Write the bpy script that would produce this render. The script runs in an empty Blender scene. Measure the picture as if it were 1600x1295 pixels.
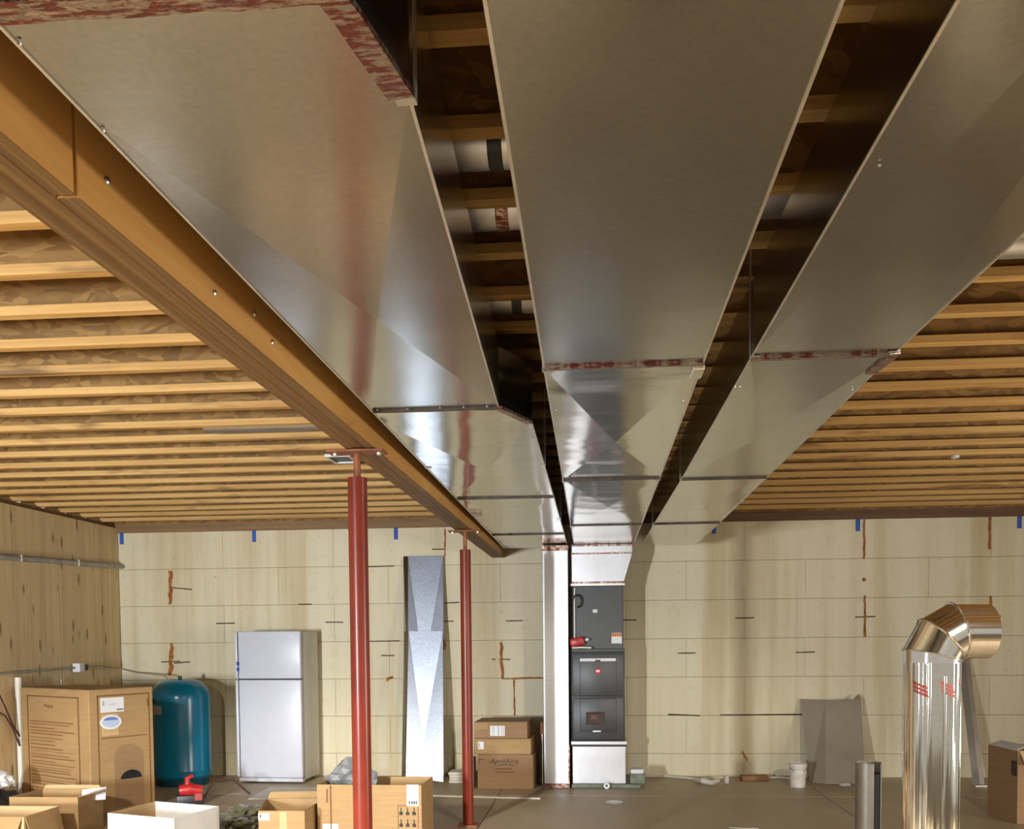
import bpy, bmesh, math, random
from mathutils import Vector, Matrix, noise
random.seed(4)
C = bpy.context.scene.collection
SC = bpy.context.scene
PI = math.pi
# ------------------------------------------------------------------ camera
F, YAW, PITCH, ROLL, CZ = 1545.0, 0.0865, 0.0466, -0.0091, 1.5035
PPX, PPY = 800.0, 1067.0
FW = Vector((-math.sin(YAW)*math.cos(PITCH), math.cos(YAW)*math.cos(PITCH), -math.sin(PITCH)))
_r0 = Vector((math.cos(YAW), math.sin(YAW), 0)); _u0 = _r0.cross(FW)
RT = _r0*math.cos(ROLL) + _u0*math.sin(ROLL)
UP = -_r0*math.sin(ROLL) + _u0*math.cos(ROLL)
CAM = Vector((0, 0, CZ))
cd = bpy.data.cameras.new('camera'); cam = bpy.data.objects.new('camera', cd); C.objects.link(cam)
cam.matrix_world = Matrix((( RT.x, UP.x, -FW.x, 0), (RT.y, UP.y, -FW.y, 0), (RT.z, UP.z, -FW.z, CZ), (0, 0, 0, 1)))
cd.sensor_fit = 'HORIZONTAL'; cd.sensor_width = 36.0; cd.lens = F/1600*36
cd.shift_y = (PPY-647.5)/1600; cd.clip_start = 0.05
SC.camera = cam
# ------------------------------------------------------------------ world, lamps, exposure
w = bpy.data.worlds.new('daylight'); SC.world = w; w.use_nodes = True
bg = w.node_tree.nodes['Background']; bg.inputs[0].default_value = (1.0, 0.93, 0.81, 1); bg.inputs[1].default_value = 0.50

def area(name, loc, target, sx, sy, power, col):
    l = bpy.data.lights.new(name, 'AREA'); l.shape = 'RECTANGLE'; l.size = sx; l.size_y = sy
    l.energy = power; l.color = col
    o = bpy.data.objects.new(name, l); C.objects.link(o); o.location = loc
    o.rotation_euler = (Vector(target)-Vector(loc)).to_track_quat('-Z', 'Y').to_euler()
    return o
key = area('window_light_left', (-4.0, -2.5, 1.25), (-3.2, 10.5, 1.2), 0.14, 0.9, 165, (0.88, 0.94, 1.0)); key.data.spread = math.radians(78)
area('window_light_right', (6.3, 3.2, 1.0), (-1.0, 4.2, 1.9), 1.0, 1.0, 185, (1.0, 0.94, 0.85))
def spot(name, loc, target, deg, power, col, r=0.15):
    l = bpy.data.lights.new(name, 'SPOT'); l.spot_size = math.radians(deg); l.spot_blend = 0.35; l.energy = power; l.color = col; l.shadow_soft_size = r
    o = bpy.data.objects.new(name, l); C.objects.link(o); o.location = loc
    o.rotation_euler = (Vector(target)-Vector(loc)).to_track_quat('-Z', 'Y').to_euler()
# added fill spots without real fixtures, brightening the slab for bounce onto the joists
spot('fill_spot_left', (-3.0, 0.6, 2.70), (-3.1, 3.3, 0), 74, 1500, (1.0, 0.94, 0.84), 0.12)
spot('fill_spot_right', (2.4, 0.6, 2.70), (1.3, 3.9, 0), 70, 620, (1.0, 0.92, 0.80), 0.12)
spot('fill_spot_rear', (0.1, -1.6, 2.70), (0.1, 1.2, 0), 84, 1500, (1.0, 0.93, 0.82), 0.12)
SC.view_settings.view_transform = 'Standard'; SC.view_settings.look = 'None'
SC.view_settings.exposure = 0.2; SC.view_settings.gamma = 1.0; SC.view_settings.use_curve_mapping = False
SC.cycles.max_bounces = 8; SC.cycles.diffuse_bounces = 4; SC.cycles.glossy_bounces = 5
SC.cycles.sample_clamp_indirect = 4.0; SC.cycles.caustics_reflective = False
SC.cycles.use_denoising = True
# ------------------------------------------------------------------ helpers
def ray(px, py): return FW + RT*((px-PPX)/F) - UP*((py-PPY)/F)
def onz(px, py, z=0.0):
    d = ray(px, py); return CAM + d*((z-CZ)/d.z)
def ony(px, py, Y):
    d = ray(px, py); return CAM + d*(Y/d.y)
def onx(px, py, X):
    d = ray(px, py); return CAM + d*(X/d.x)

def link(o, parent=None):
    C.objects.link(o)
    if parent is not None: o.parent = parent
    return o
def tag(o, label=None, cat=None, group=None, kind=None):
    if label: o['label'] = label
    if cat: o['category'] = cat
    if group: o['group'] = group
    if kind: o['kind'] = kind
    return o
def thing(name, label, cat, loc=(0, 0, 0), rz=0.0, group=None):
    o = bpy.data.objects.new(name, None); o.empty_display_size = 0.1
    o.location = loc; o.rotation_euler = (0, 0, rz); link(o)
    return tag(o, label, cat, group)
def sub(name, parent, label=None, loc=(0, 0, 0), rot=(0, 0, 0)):
    o = bpy.data.objects.new(name, None); o.empty_display_size = 0.1; o.location = loc; o.rotation_euler = rot
    link(o, parent)
    if label: o['label'] = label
    return o

class MB:
    def __init__(s): s.bm = bmesh.new()
    def box(s, lo, hi, bev=0.0, M=None, seg=1):
        lo = Vector(lo); hi = Vector(hi); c = (lo+hi)/2; d = hi-lo
        m = Matrix.Translation(c) @ Matrix.Diagonal((abs(d.x), abs(d.y), abs(d.z), 1))
        if M is not None: m = M @ m
        g = bmesh.ops.create_cube(s.bm, size=1.0, matrix=m)
        if bev > 0:
            vs = set(g['verts']); es = [e for e in s.bm.edges if e.verts[0] in vs and e.verts[1] in vs]
            bmesh.ops.bevel(s.bm, geom=es, offset=bev, segments=seg, affect='EDGES', profile=0.5)
        return s
    def poly(s, pts):
        vs = [s.bm.verts.new(p) for p in pts]; s.bm.faces.new(vs); return s
    def prism(s, pts, vec):
        vec = Vector(vec); a = [s.bm.verts.new(p) for p in pts]; b = [s.bm.verts.new(Vector(p)+vec) for p in pts]
        n = len(pts); s.bm.faces.new(a); s.bm.faces.new(b[::-1])
        for i in range(n): s.bm.faces.new((a[i], b[i], b[(i+1) % n], a[(i+1) % n]))
        return s
    def hexa(s, p):   # 8 points: bottom 4, top 4
        v = [s.bm.verts.new(q) for q in p]
        for f in ((0, 3, 2, 1), (4, 5, 6, 7), (0, 1, 5, 4), (1, 2, 6, 5), (2, 3, 7, 6), (3, 0, 4, 7)): s.bm.faces.new([v[i] for i in f])
        return s
    def tube(s, path, r, n=12, cap=True):
        path = [Vector(p) for p in path]; rs = r if isinstance(r, (list, tuple)) else [r]*len(path)
        rings = []
        for i, p in enumerate(path):
            d = (path[min(i+1, len(path)-1)]-path[max(i-1, 0)]).normalized()
            a = d.orthogonal().normalized() if i == 0 else (pa - d*pa.dot(d)).normalized()
            pa = a; b = d.cross(a)
            rings.append([s.bm.verts.new(p + (a*math.cos(t)+b*math.sin(t))*rs[i]) for t in [2*PI*k/n for k in range(n)]])
        for A, B in zip(rings, rings[1:]):
            for k in range(n): s.bm.faces.new((A[k], A[(k+1) % n], B[(k+1) % n], B[k]))
        if cap: s.bm.faces.new(rings[0][::-1]); s.bm.faces.new(rings[-1])
        return s
    def lathe(s, prof, n=32, c=(0, 0, 0), closed=True):
        rings = []
        for r, z in prof:
            if r < 1e-6: rings.append([s.bm.verts.new((c[0], c[1], c[2]+z))])
            else: rings.append([s.bm.verts.new((c[0]+r*math.cos(2*PI*k/n), c[1]+r*math.sin(2*PI*k/n), c[2]+z)) for k in range(n)])
        for A, B in zip(rings, rings[1:]):
            for k in range(n):
                k2 = (k+1) % n
                if len(A) == 1 and len(B) == 1: continue
                if len(A) == 1: s.bm.faces.new((A[0], B[k2], B[k]))
                elif len(B) == 1: s.bm.faces.new((A[k], A[k2], B[0]))
                else: s.bm.faces.new((A[k], A[k2], B[k2], B[k]))
        return s
    def mesh(s, name, mat, smooth=False):
        bmesh.ops.recalc_face_normals(s.bm, faces=s.bm.faces)
        me = bpy.data.meshes.new(name); s.bm.to_mesh(me); s.bm.free()
        me.materials.append(mat)
        if smooth:
            for p in me.polygons: p.use_smooth = True
            me.set_sharp_from_angle(angle=math.radians(38))
        return me
    def build(s, name, mat, parent=None, smooth=False, label=None, loc=None, rot=None):
        o = bpy.data.objects.new(name, s.mesh(name, mat, smooth)); link(o, parent)
        if loc is not None: o.location = loc
        if rot is not None: o.rotation_euler = rot
        if label: o['label'] = label
        return o
def obj(name, me, parent=None, loc=(0, 0, 0), rot=(0, 0, 0), label=None):
    o = bpy.data.objects.new(name, me); link(o, parent); o.location = loc; o.rotation_euler = rot
    if label: o['label'] = label
    return o

# ------------------------------------------------------------------ materials
def nd(nt, t, **kw):
    n = nt.nodes.new(t)
    for k, v in kw.items(): setattr(n, k, v)
    return n
def base_mat(name):
    m = bpy.data.materials.new(name); m.use_nodes = True; nt = m.node_tree
    return m, nt, nt.nodes['Principled BSDF']
def coords(nt, scale=(1, 1, 1), world=True):
    mp = nd(nt, 'ShaderNodeMapping'); mp.inputs['Scale'].default_value = scale
    if world: g = nd(nt, 'ShaderNodeNewGeometry'); nt.links.new(g.outputs['Position'], mp.inputs[0])
    else: g = nd(nt, 'ShaderNodeTexCoord'); nt.links.new(g.outputs['Object'], mp.inputs[0])
    return mp.outputs[0]
def ramp(nt, fac, stops):
    r = nd(nt, 'ShaderNodeValToRGB'); e = r.color_ramp.elements
    while len(e) < len(stops): e.new(0.5)
    for i, (p, c) in enumerate(stops): e[i].position = p; e[i].color = (*c, 1) if len(c) == 3 else c
    nt.links.new(fac, r.inputs[0]); return r.outputs[0]
def mix(nt, fac, a, b, mode='MIX'):
    x = nd(nt, 'ShaderNodeMix', data_type='RGBA', blend_type=mode)
    for sck, v in ((x.inputs[0], fac), (x.inputs[6], a), (x.inputs[7], b)):
        if hasattr(v, 'links'): nt.links.new(v, sck)
        elif isinstance(v, (int, float)): sck.default_value = v
        else: sck.default_value = (*v, 1)
    return x.outputs[2]
def noise_tex(nt, vec, scale=5, detail=4, rough=0.55, dist=0.0):
    n = nd(nt, 'ShaderNodeTexNoise'); n.inputs['Scale'].default_value = scale; n.inputs['Detail'].default_value = detail
    n.inputs['Roughness'].default_value = rough; n.inputs['Distortion'].default_value = dist
    nt.links.new(vec, n.inputs['Vector']); return n.outputs[0]
def bump(nt, bs, h, strength=0.2, dist=0.01):
    b = nd(nt, 'ShaderNodeBump'); b.inputs['Strength'].default_value = strength; b.inputs['Distance'].default_value = dist
    nt.links.new(h, b.inputs['Height']); nt.links.new(b.outputs[0], bs.inputs['Normal'])
def plain(name, col, rough=0.6, metal=0.0, var=0.12, scale=6.0, bumpk=0.0):
    m, nt, bs = base_mat(name); v = coords(nt)
    n = noise_tex(nt, v, scale, 3)
    a = tuple(c*(1-var) for c in col); b = tuple(min(1, c*(1+var)) for c in col)
    nt.links.new(ramp(nt, n, [(0.3, a), (0.7, b)]), bs.inputs['Base Color'])
    bs.inputs['Roughness'].default_value = rough; bs.inputs['Metallic'].default_value = metal
    if bumpk: bump(nt, bs, noise_tex(nt, v, scale*6, 3), bumpk, 0.004)
    return m
def wood(name, cols, axis='X', rough=0.65, knots=0.35, grain=26.0):
    m, nt, bs = base_mat(name)
    sc = {'X': (0.7, grain, grain), 'Y': (grain, 0.7, grain), 'Z': (grain, grain, 0.7)}[axis]
    v = coords(nt, sc); n = noise_tex(nt, v, 1.0, 6, 0.6, 0.4)
    col = ramp(nt, n, [(0.25, cols[0]), (0.5, cols[1]), (0.75, cols[2])])
    sk = {'X': (1.1, 6, 6), 'Y': (6, 1.1, 6), 'Z': (6, 6, 1.1)}[axis]
    k = noise_tex(nt, coords(nt, sk), 1.3, 3, 0.6, 0.3)
    kf = ramp(nt, k, [(0.58, (0, 0, 0)), (0.74, (knots, knots, knots))])
    col = mix(nt, kf, col, (0.10, 0.045, 0.015))
    nt.links.new(col, bs.inputs['Base Color']); bs.inputs['Roughness'].default_value = rough
    bump(nt, bs, n, 0.25, 0.003)
    return m
def osb(name, dark, mid, lite, scale=16):
    m, nt, bs = base_mat(name)
    v = coords(nt, (0.45, 1, 1)); vo = nd(nt, 'ShaderNodeTexVoronoi'); vo.inputs['Scale'].default_value = scale; vo.inputs['Randomness'].default_value = 1
    w_ = nd(nt, 'ShaderNodeTexNoise'); w_.inputs['Scale'].default_value = 7; nt.links.new(v, w_.inputs['Vector'])
    ad = nd(nt, 'ShaderNodeVectorMath', operation='MULTIPLY_ADD'); nt.links.new(w_.outputs[1], ad.inputs[0]); ad.inputs[1].default_value = (0.25, 0.25, 0.25); nt.links.new(v, ad.inputs[2])
    nt.links.new(ad.outputs[0], vo.inputs['Vector'])
    sp = nd(nt, 'ShaderNodeSeparateColor'); nt.links.new(vo.outputs['Color'], sp.inputs[0])
    col = ramp(nt, sp.outputs[0], [(0.0, dark), (0.5, mid), (1.0, lite)])
    big = noise_tex(nt, coords(nt, (0.6, 1, 1)), 1.6, 4)
    col = mix(nt, ramp(nt, big, [(0.45, (0, 0, 0)), (0.8, (0.4, 0.4, 0.4))]), col, tuple(c*0.6 for c in dark))
    nt.links.new(col, bs.inputs['Base Color']); bs.inputs['Roughness'].default_value = 0.7
    bump(nt, bs, sp.outputs[0], 0.2, 0.002)
    return m
def galv(name, col=(0.60, 0.60, 0.57), rough=0.2, wave=0.25, wscale=2.2, spangle=0.05, stretch=(1, 1, 1)):
    m, nt, bs = base_mat(name); v = coords(nt)
    vo = nd(nt, 'ShaderNodeTexVoronoi'); vo.inputs['Scale'].default_value = 90; nt.links.new(v, vo.inputs['Vector'])
    sp = nd(nt, 'ShaderNodeSeparateColor'); nt.links.new(vo.outputs['Color'], sp.inputs[0])
    a = tuple(c*(1-spangle) for c in col); b = tuple(min(1, c*(1+spangle)) for c in col)
    nt.links.new(ramp(nt, sp.outputs[0], [(0, a), (1, b)]), bs.inputs['Base Color'])
    rr = nd(nt, 'ShaderNodeMapRange'); rr.inputs[3].default_value = rough*0.8; rr.inputs[4].default_value = rough*1.25
    nt.links.new(noise_tex(nt, v, 3, 4), rr.inputs[0]); nt.links.new(rr.outputs[0], bs.inputs['Roughness'])
    bs.inputs['Metallic'].default_value = 1.0
    bump(nt, bs, noise_tex(nt, coords(nt, stretch), wscale, 2, 0.4), wave, 0.02)
    return m
def cardboard(name, col=(0.40, 0.25, 0.108)):
    m, nt, bs = base_mat(name); v = coords(nt, (1, 1, 14)); n = noise_tex(nt, v, 5, 4); n2 = noise_tex(nt, coords(nt), 3, 4)
    c = ramp(nt, n, [(0.3, tuple(x*0.9 for x in col)), (0.7, tuple(x*1.1 for x in col))])
    c = mix(nt, ramp(nt, n2, [(0.45, (0, 0, 0)), (0.8, (0.3, 0.3, 0.3))]), c, tuple(x*0.65 for x in col))
    nt.links.new(c, bs.inputs['Base Color']); bs.inputs['Roughness'].default_value = 0.75
    return m
def print_tape(name, fore, back, scale=60, metal=0.8, rough=0.3, stretch=(1, 1, 1)):
    m, nt, bs = base_mat(name); v = coords(nt, stretch)
    n = noise_tex(nt, v, scale, 3, 0.7); f = ramp(nt, n, [(0.47, (0, 0, 0)), (0.54, (1, 1, 1))])
    nt.links.new(mix(nt, f, back, fore), bs.inputs['Base Color'])
    bs.inputs['Metallic'].default_value = metal; bs.inputs['Roughness'].default_value = rough
    bump(nt, bs, noise_tex(nt, coords(nt), 45, 3), 0.5, 0.01)
    return m

M = {}
M['flange'] = wood('spruce_flange', [(0.37, 0.19, 0.045), (0.54, 0.315, 0.095), (0.66, 0.43, 0.17)], 'X', knots=0.85)
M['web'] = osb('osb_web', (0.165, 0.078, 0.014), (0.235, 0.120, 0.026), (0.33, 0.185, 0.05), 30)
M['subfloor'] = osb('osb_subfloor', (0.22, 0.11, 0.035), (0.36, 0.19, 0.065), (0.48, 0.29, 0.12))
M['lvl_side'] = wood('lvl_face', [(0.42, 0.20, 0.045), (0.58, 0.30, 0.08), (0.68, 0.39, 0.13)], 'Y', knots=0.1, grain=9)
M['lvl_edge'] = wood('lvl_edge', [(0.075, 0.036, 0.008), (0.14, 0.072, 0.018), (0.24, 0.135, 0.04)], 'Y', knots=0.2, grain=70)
M['sill'] = wood('dark_sill', [(0.08, 0.036, 0.014), (0.13, 0.06, 0.022), (0.19, 0.09, 0.034)], 'X')
M['ply'] = None
M['galv'] = galv('galvanized_duct', (0.455, 0.455, 0.42), 0.20, 0.16, 1.9)
M['galv_ripple'] = galv('galvanized_duct_rippled', (0.56, 0.555, 0.51), 0.13, 0.32, 2.4, stretch=(0.7, 1.6, 1))
M['galv_bright'] = galv('galvanized_bright', (0.58, 0.58, 0.60), 0.38, 0.2, 3.0, 0.04)
M['elbow'] = galv('elbow_sheet', (0.70, 0.69, 0.65), 0.10, 0.10, 3.0, 0.03)
M['galv_panel'] = galv('galvanized_panel', (0.30, 0.325, 0.37), 0.38, 0.1, 3.0, 0.12)
M['galv_dull'] = galv('galvanized_dull', (0.46, 0.44, 0.40), 0.45, 0.1, 2.0)
M['panel_gray'] = plain('gray_painted_sheet', (0.33, 0.285, 0.22), 0.5, 0.3, 0.06)
M['pipe'] = galv('new_sheet_pipe', (0.64, 0.63, 0.58), 0.08, 0.9, 12.0, 0.03, stretch=(2.4, 2.4, 0.06))
M['lip'] = plain('bright_metal_edge', (0.75, 0.72, 0.66), 0.35, 0.9)
M['tape_red'] = print_tape('foil_tape_red_print', (0.17, 0.045, 0.035), (0.33, 0.265, 0.21), 38, stretch=(0.6, 2.5, 1))
M['seal'] = plain('dark_sealant', (0.05, 0.035, 0.02), 0.6, var=0.5, scale=30)
M['red_post'] = plain('red_primer', (0.185, 0.024, 0.011), 0.30, var=0.15, scale=9)
M['red_post'].node_tree.nodes['Principled BSDF'].inputs['Specular IOR Level'].default_value = 0.35
M['steel'] = plain('zinc_steel', (0.62, 0.60, 0.56), 0.35, 0.9)
M['rust'] = plain('rusty_plate', (0.24, 0.08, 0.035), 0.6, 0.3, 0.4, 20)
M['card'] = cardboard('cardboard')
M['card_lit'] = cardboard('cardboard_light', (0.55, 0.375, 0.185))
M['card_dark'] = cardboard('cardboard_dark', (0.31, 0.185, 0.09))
M['card_print'] = plain('brown_ink', (0.19, 0.085, 0.03), 0.8)
M['ink'] = plain('black_ink', (0.06, 0.05, 0.045), 0.8)
M['label'] = plain('white_label', (0.74, 0.74, 0.74), 0.55, var=0.05)
M['label_gray'] = plain('gray_print', (0.42, 0.43, 0.46), 0.7, var=0.3, scale=60)
M['fridge'] = plain('fridge_enamel', (0.57, 0.585, 0.655), 0.32, var=0.03, bumpk=0.06)
M['fridge_side'] = plain('fridge_side', (0.56, 0.54, 0.47), 0.5, var=0.05)
M['gasket'] = plain('dark_gasket', (0.05, 0.05, 0.055), 0.7)
M['blue'] = plain('blue_plastic', (0.02, 0.05, 0.35), 0.5)
M['bluetape'] = plain('blue_tape', (0.03, 0.10, 0.42), 0.7)
M['tank'] = plain('blue_tank_paint', (0.002, 0.20, 0.36), 0.22, var=0.08, scale=3)
M['tank_base'] = plain('tank_base_dark', (0.004, 0.05, 0.08), 0.5)
M['furn'] = plain('charcoal_panel', (0.062, 0.065, 0.066), 0.42, 0.2, 0.08)
M['furn2'] = plain('charcoal_frame', (0.052, 0.054, 0.054), 0.45, 0.2, 0.08)
M['black'] = plain('black_plastic', (0.014, 0.014, 0.016), 0.45)
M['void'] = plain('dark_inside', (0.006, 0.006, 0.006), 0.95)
M['window'] = plain('dark_red_sight_glass', (0.03, 0.008, 0.008), 0.1)
M['red'] = plain('red_plastic', (0.45, 0.02, 0.02), 0.35, var=0.25, scale=20)
M['tank_red'] = plain('dull_dark_red', (0.10, 0.02, 0.018), 0.4)
M['orange'] = plain('orange_label', (0.55, 0.20, 0.06), 0.6)
M['pvc'] = plain('white_pvc', (0.74, 0.70, 0.62), 0.4, var=0.05)
M['conduit'] = plain('gray_conduit', (0.33, 0.33, 0.29), 0.45, var=0.25, scale=12)
M['cord'] = plain('cord', (0.09, 0.035, 0.03), 0.6)
M['foam'] = plain('orange_foam', (0.34, 0.115, 0.02), 0.9, var=0.5, scale=30, bumpk=0.6)
M['slot'] = plain('dark_slot', (0.05, 0.032, 0.015), 0.9, var=0.4, scale=40)
M['bag_white'] = plain('white_bag', (0.66, 0.68, 0.66), 0.35)
M['bag_gray'] = plain('gray_bag', (0.17, 0.175, 0.18), 0.3, var=0.4, scale=12)
M['plastic'] = plain('crumpled_plastic', (0.26, 0.26, 0.18), 0.2, var=0.55, scale=14)
M['bucket'] = plain('white_bucket', (0.66, 0.63, 0.56), 0.45, var=0.15, scale=12)
M['board'] = plain('white_board', (0.66, 0.61, 0.53), 0.6, var=0.1)
M['scrapwood'] = wood('scrap_wood', [(0.16, 0.07, 0.02), (0.24, 0.11, 0.04), (0.32, 0.16, 0.06)], 'X')
M['green'] = plain('gray_green_pan', (0.16, 0.18, 0.13), 0.4, var=0.4, scale=16)
M['pip_red'] = plain('red_ink', (0.34, 0.055, 0.045), 0.6, var=0.2)
M['oval'] = plain('blue_oval', (0.13, 0.19, 0.52), 0.5)
M['oval_lite'] = plain('pale_blue', (0.45, 0.52, 0.68), 0.5)

def mat_ply():
    m, nt, bs = base_mat('plywood'); n = noise_tex(nt, coords(nt, (9, 9, 0.5)), 1.4, 6, 0.6, 0.6)
    c = ramp(nt, n, [(0.28, (0.55, 0.40, 0.20)), (0.55, (0.68, 0.52, 0.29)), (0.75, (0.76, 0.60, 0.36))])
    vo = nd(nt, 'ShaderNodeTexVoronoi'); vo.inputs['Scale'].default_value = 1.0; nt.links.new(coords(nt, (0.001, 8.5, 2.6)), vo.inputs['Vector'])
    c = mix(nt, ramp(nt, vo.outputs['Distance'], [(0.10, (0.75, 0.75, 0.75)), (0.21, (0, 0, 0))]), c, (0.16, 0.085, 0.025))
    nt.links.new(c, bs.inputs['Base Color']); bs.inputs['Roughness'].default_value = 0.7; return m
M['ply'] = mat_ply()
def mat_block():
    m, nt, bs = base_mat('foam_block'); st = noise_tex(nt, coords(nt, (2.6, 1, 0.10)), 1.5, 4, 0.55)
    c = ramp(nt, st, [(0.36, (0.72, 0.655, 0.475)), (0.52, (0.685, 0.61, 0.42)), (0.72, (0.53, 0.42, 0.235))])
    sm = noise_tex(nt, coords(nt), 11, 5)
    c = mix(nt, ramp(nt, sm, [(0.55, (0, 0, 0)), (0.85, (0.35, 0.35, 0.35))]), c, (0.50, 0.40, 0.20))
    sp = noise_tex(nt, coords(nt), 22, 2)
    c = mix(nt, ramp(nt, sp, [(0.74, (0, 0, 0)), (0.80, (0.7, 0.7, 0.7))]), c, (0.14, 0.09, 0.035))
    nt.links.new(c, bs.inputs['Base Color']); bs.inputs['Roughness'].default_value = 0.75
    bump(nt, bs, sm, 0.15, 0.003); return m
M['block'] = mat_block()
def mat_concrete():
    m, nt, bs = base_mat('concrete'); n = noise_tex(nt, coords(nt, (1, 0.6, 1)), 1.4, 7, 0.6); f = noise_tex(nt, coords(nt), 40, 4, 0.7)
    c = ramp(nt, n, [(0.3, (0.36, 0.272, 0.165)), (0.52, (0.46, 0.362, 0.235)), (0.75, (0.57, 0.475, 0.345))])
    c = mix(nt, ramp(nt, f, [(0.4, (0, 0, 0)), (0.8, (0.35, 0.35, 0.35))]), c, (0.22, 0.155, 0.095))
    nt.links.new(c, bs.inputs['Base Color'])
    rr = nd(nt, 'ShaderNodeMapRange'); rr.inputs[3].default_value = 0.35; rr.inputs[4].default_value = 0.65
    nt.links.new(n, rr.inputs[0]); nt.links.new(rr.outputs[0], bs.inputs['Roughness']); bump(nt, bs, f, 0.1, 0.002); return m
M['concrete'] = mat_concrete()

# ------------------------------------------------------------------ setting
XL, XR, YB = -5.27, 6.6, 10.57
WTOP, JB, DEPTH = 2.6885, 2.777, 0.302
# floor: recessed base with one slab per control-joint bay
fl = MB().box((XL-0.2, -7.0, -0.12), (XR+0.2, YB+0.2, -0.012)).build('floor', M['concrete']); tag(fl, kind='structure')
xs = [XL-0.2, -4.0, -0.95, 2.1, 5.15, XR+0.2]; ys = [-7.0, -3.0, 0.05, 3.1, 6.15, 9.3, YB+0.2]
for i in range(len(xs)-1):
    for j in range(len(ys)-1):
        MB().box((xs[i]+0.004, ys[j]+0.004, -0.013), (xs[i+1]-0.004, ys[j+1]-0.004, 0.0), 0.003).build('slab', M['concrete'], fl)
# back wall of foam form blocks
M['joint'] = plain('block_joint', (0.24, 0.17, 0.08), 0.9)
wb = MB().box((XL-0.25, YB+0.012, 0), (XR+0.2, YB+0.25, WTOP)).build('wall_back', M['joint']); tag(wb, kind='structure')
B = 0.4064
jA = [351, 523, 697, 872, 979, 1163, 1350, 1547]; jB = [266, 437, 608, 783, 890, 1072, 1258, 1450, 1660]
for k in range(7):
    zt = WTOP-k*B; zb = max(0.0, zt-B)
    cut = [XL] + [ony(p, 1000, YB).x for p in (jA if k % 2 == 0 else jB)]
    while cut[-1] < XR-1.3: cut.append(cut[-1]+1.22)
    cut.append(XR)
    for a, b in zip(cut, cut[1:]):
        y = YB+random.uniform(-0.0015, 0.0015)
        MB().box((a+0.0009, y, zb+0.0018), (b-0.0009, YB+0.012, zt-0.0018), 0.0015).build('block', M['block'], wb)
def wmark(x0, y0, x1, y1, mat='slot', name='tie_slot', t=0.006, label=None):
    t = max(t, 0.012)
    a = ony(x0, y0, YB-0.001); b = ony(x1, y1, YB-0.001); d = (b-a); L = d.length; d.normalize()
    n = Vector((0, 0, 1)) if abs(d.x) > 0.5 else Vector((1, 0, 0)); h = t/2
    ps = []; seg = max(2, int(L/0.05))
    up = []; dn = []
    for i in range(seg+1):
        p = a+d*(L*i/seg); wv = h*random.uniform(0.6, 1.5) if mat == 'foam' else h*random.uniform(0.85, 1.1)
        off = n*random.uniform(-1, 1)*h*(0.7 if mat == 'foam' else 0.1)
        up.append(p+n*wv+off); dn.append(p-n*wv+off)
    MB().prism(up+dn[::-1], (0, -0.004 if mat == 'slot' else -0.012, 0)).build(name, M[mat], wb, label=label)
for s in ((338, 974, 367, 973.5), (509, 972, 536, 972), (694, 970.5, 709, 970.5), (790, 970, 817, 969.5), (962, 968.5, 995, 968.5), (1149, 965.5, 1178, 965),
          (1336, 964, 1368, 963), (1541, 963, 1564, 962.5), (252, 1034, 282, 1033), (596, 1024, 616, 1024), (769, 1030, 774, 1030), (780, 1030, 797, 1030),
          (1059, 1020.5, 1087, 1020), (1243, 1019.5, 1273, 1018.5), (573, 885.5, 616, 884), (466, 944, 487, 944), (573, 1002, 624, 1001), (695, 942, 717, 941),
          (675, 858, 695, 858), (270, 918, 300, 921), (272, 1036, 297, 1034)): wmark(*s)
for s in ((1044, 1116, 1094, 1118), (1125, 1117, 1254, 1116)): wmark(*s, t=0.014)
for s in ((267, 892, 266, 944, 'foam', 'foam_seam', 0.03), (269, 1005, 266, 1055, 'foam', 'foam_seam', 0.034), (783, 1003, 785, 1060, 'foam', 'foam_seam', 0.022),
          (784, 1060, 850, 1059, 'foam', 'foam_seam', 0.014), (1351, 930, 1352, 995, 'foam', 'foam_seam', 0.015), (1350, 812, 1350, 873, 'foam', 'foam_seam', 0.012),
          (1546, 808, 1546, 858, 'foam', 'foam_seam', 0.016), (1547, 931, 1548, 974, 'foam', 'foam_seam', 0.016), (604, 1062, 614, 1057, 'foam', 'foam_seam', 0.03),
          (695, 826, 695, 868, 'foam', 'foam_seam', 0.01), (1160, 1175, 1168, 1187, 'foam', 'foam_seam', 0.04), (803, 1062, 804, 1118, 'foam', 'foam_seam', 0.01),
          (694, 998, 694, 1015, 'foam', 'foam_seam', 0.02), (1350, 903, 1351, 908, 'foam', 'foam_seam', 0.022)): wmark(*s)
for px, py in ((190, 831), (397, 829), (618.5, 827), (1115.5, 817), (1340.5, 813), (1593, 807)):
    a = ony(px, py, YB)
    MB().box((a.x-0.022, YB-0.004, WTOP-0.125), (a.x+0.022, YB-0.0005, WTOP-0.002)).build('tape_strip', M['bluetape'], wb)
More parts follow.
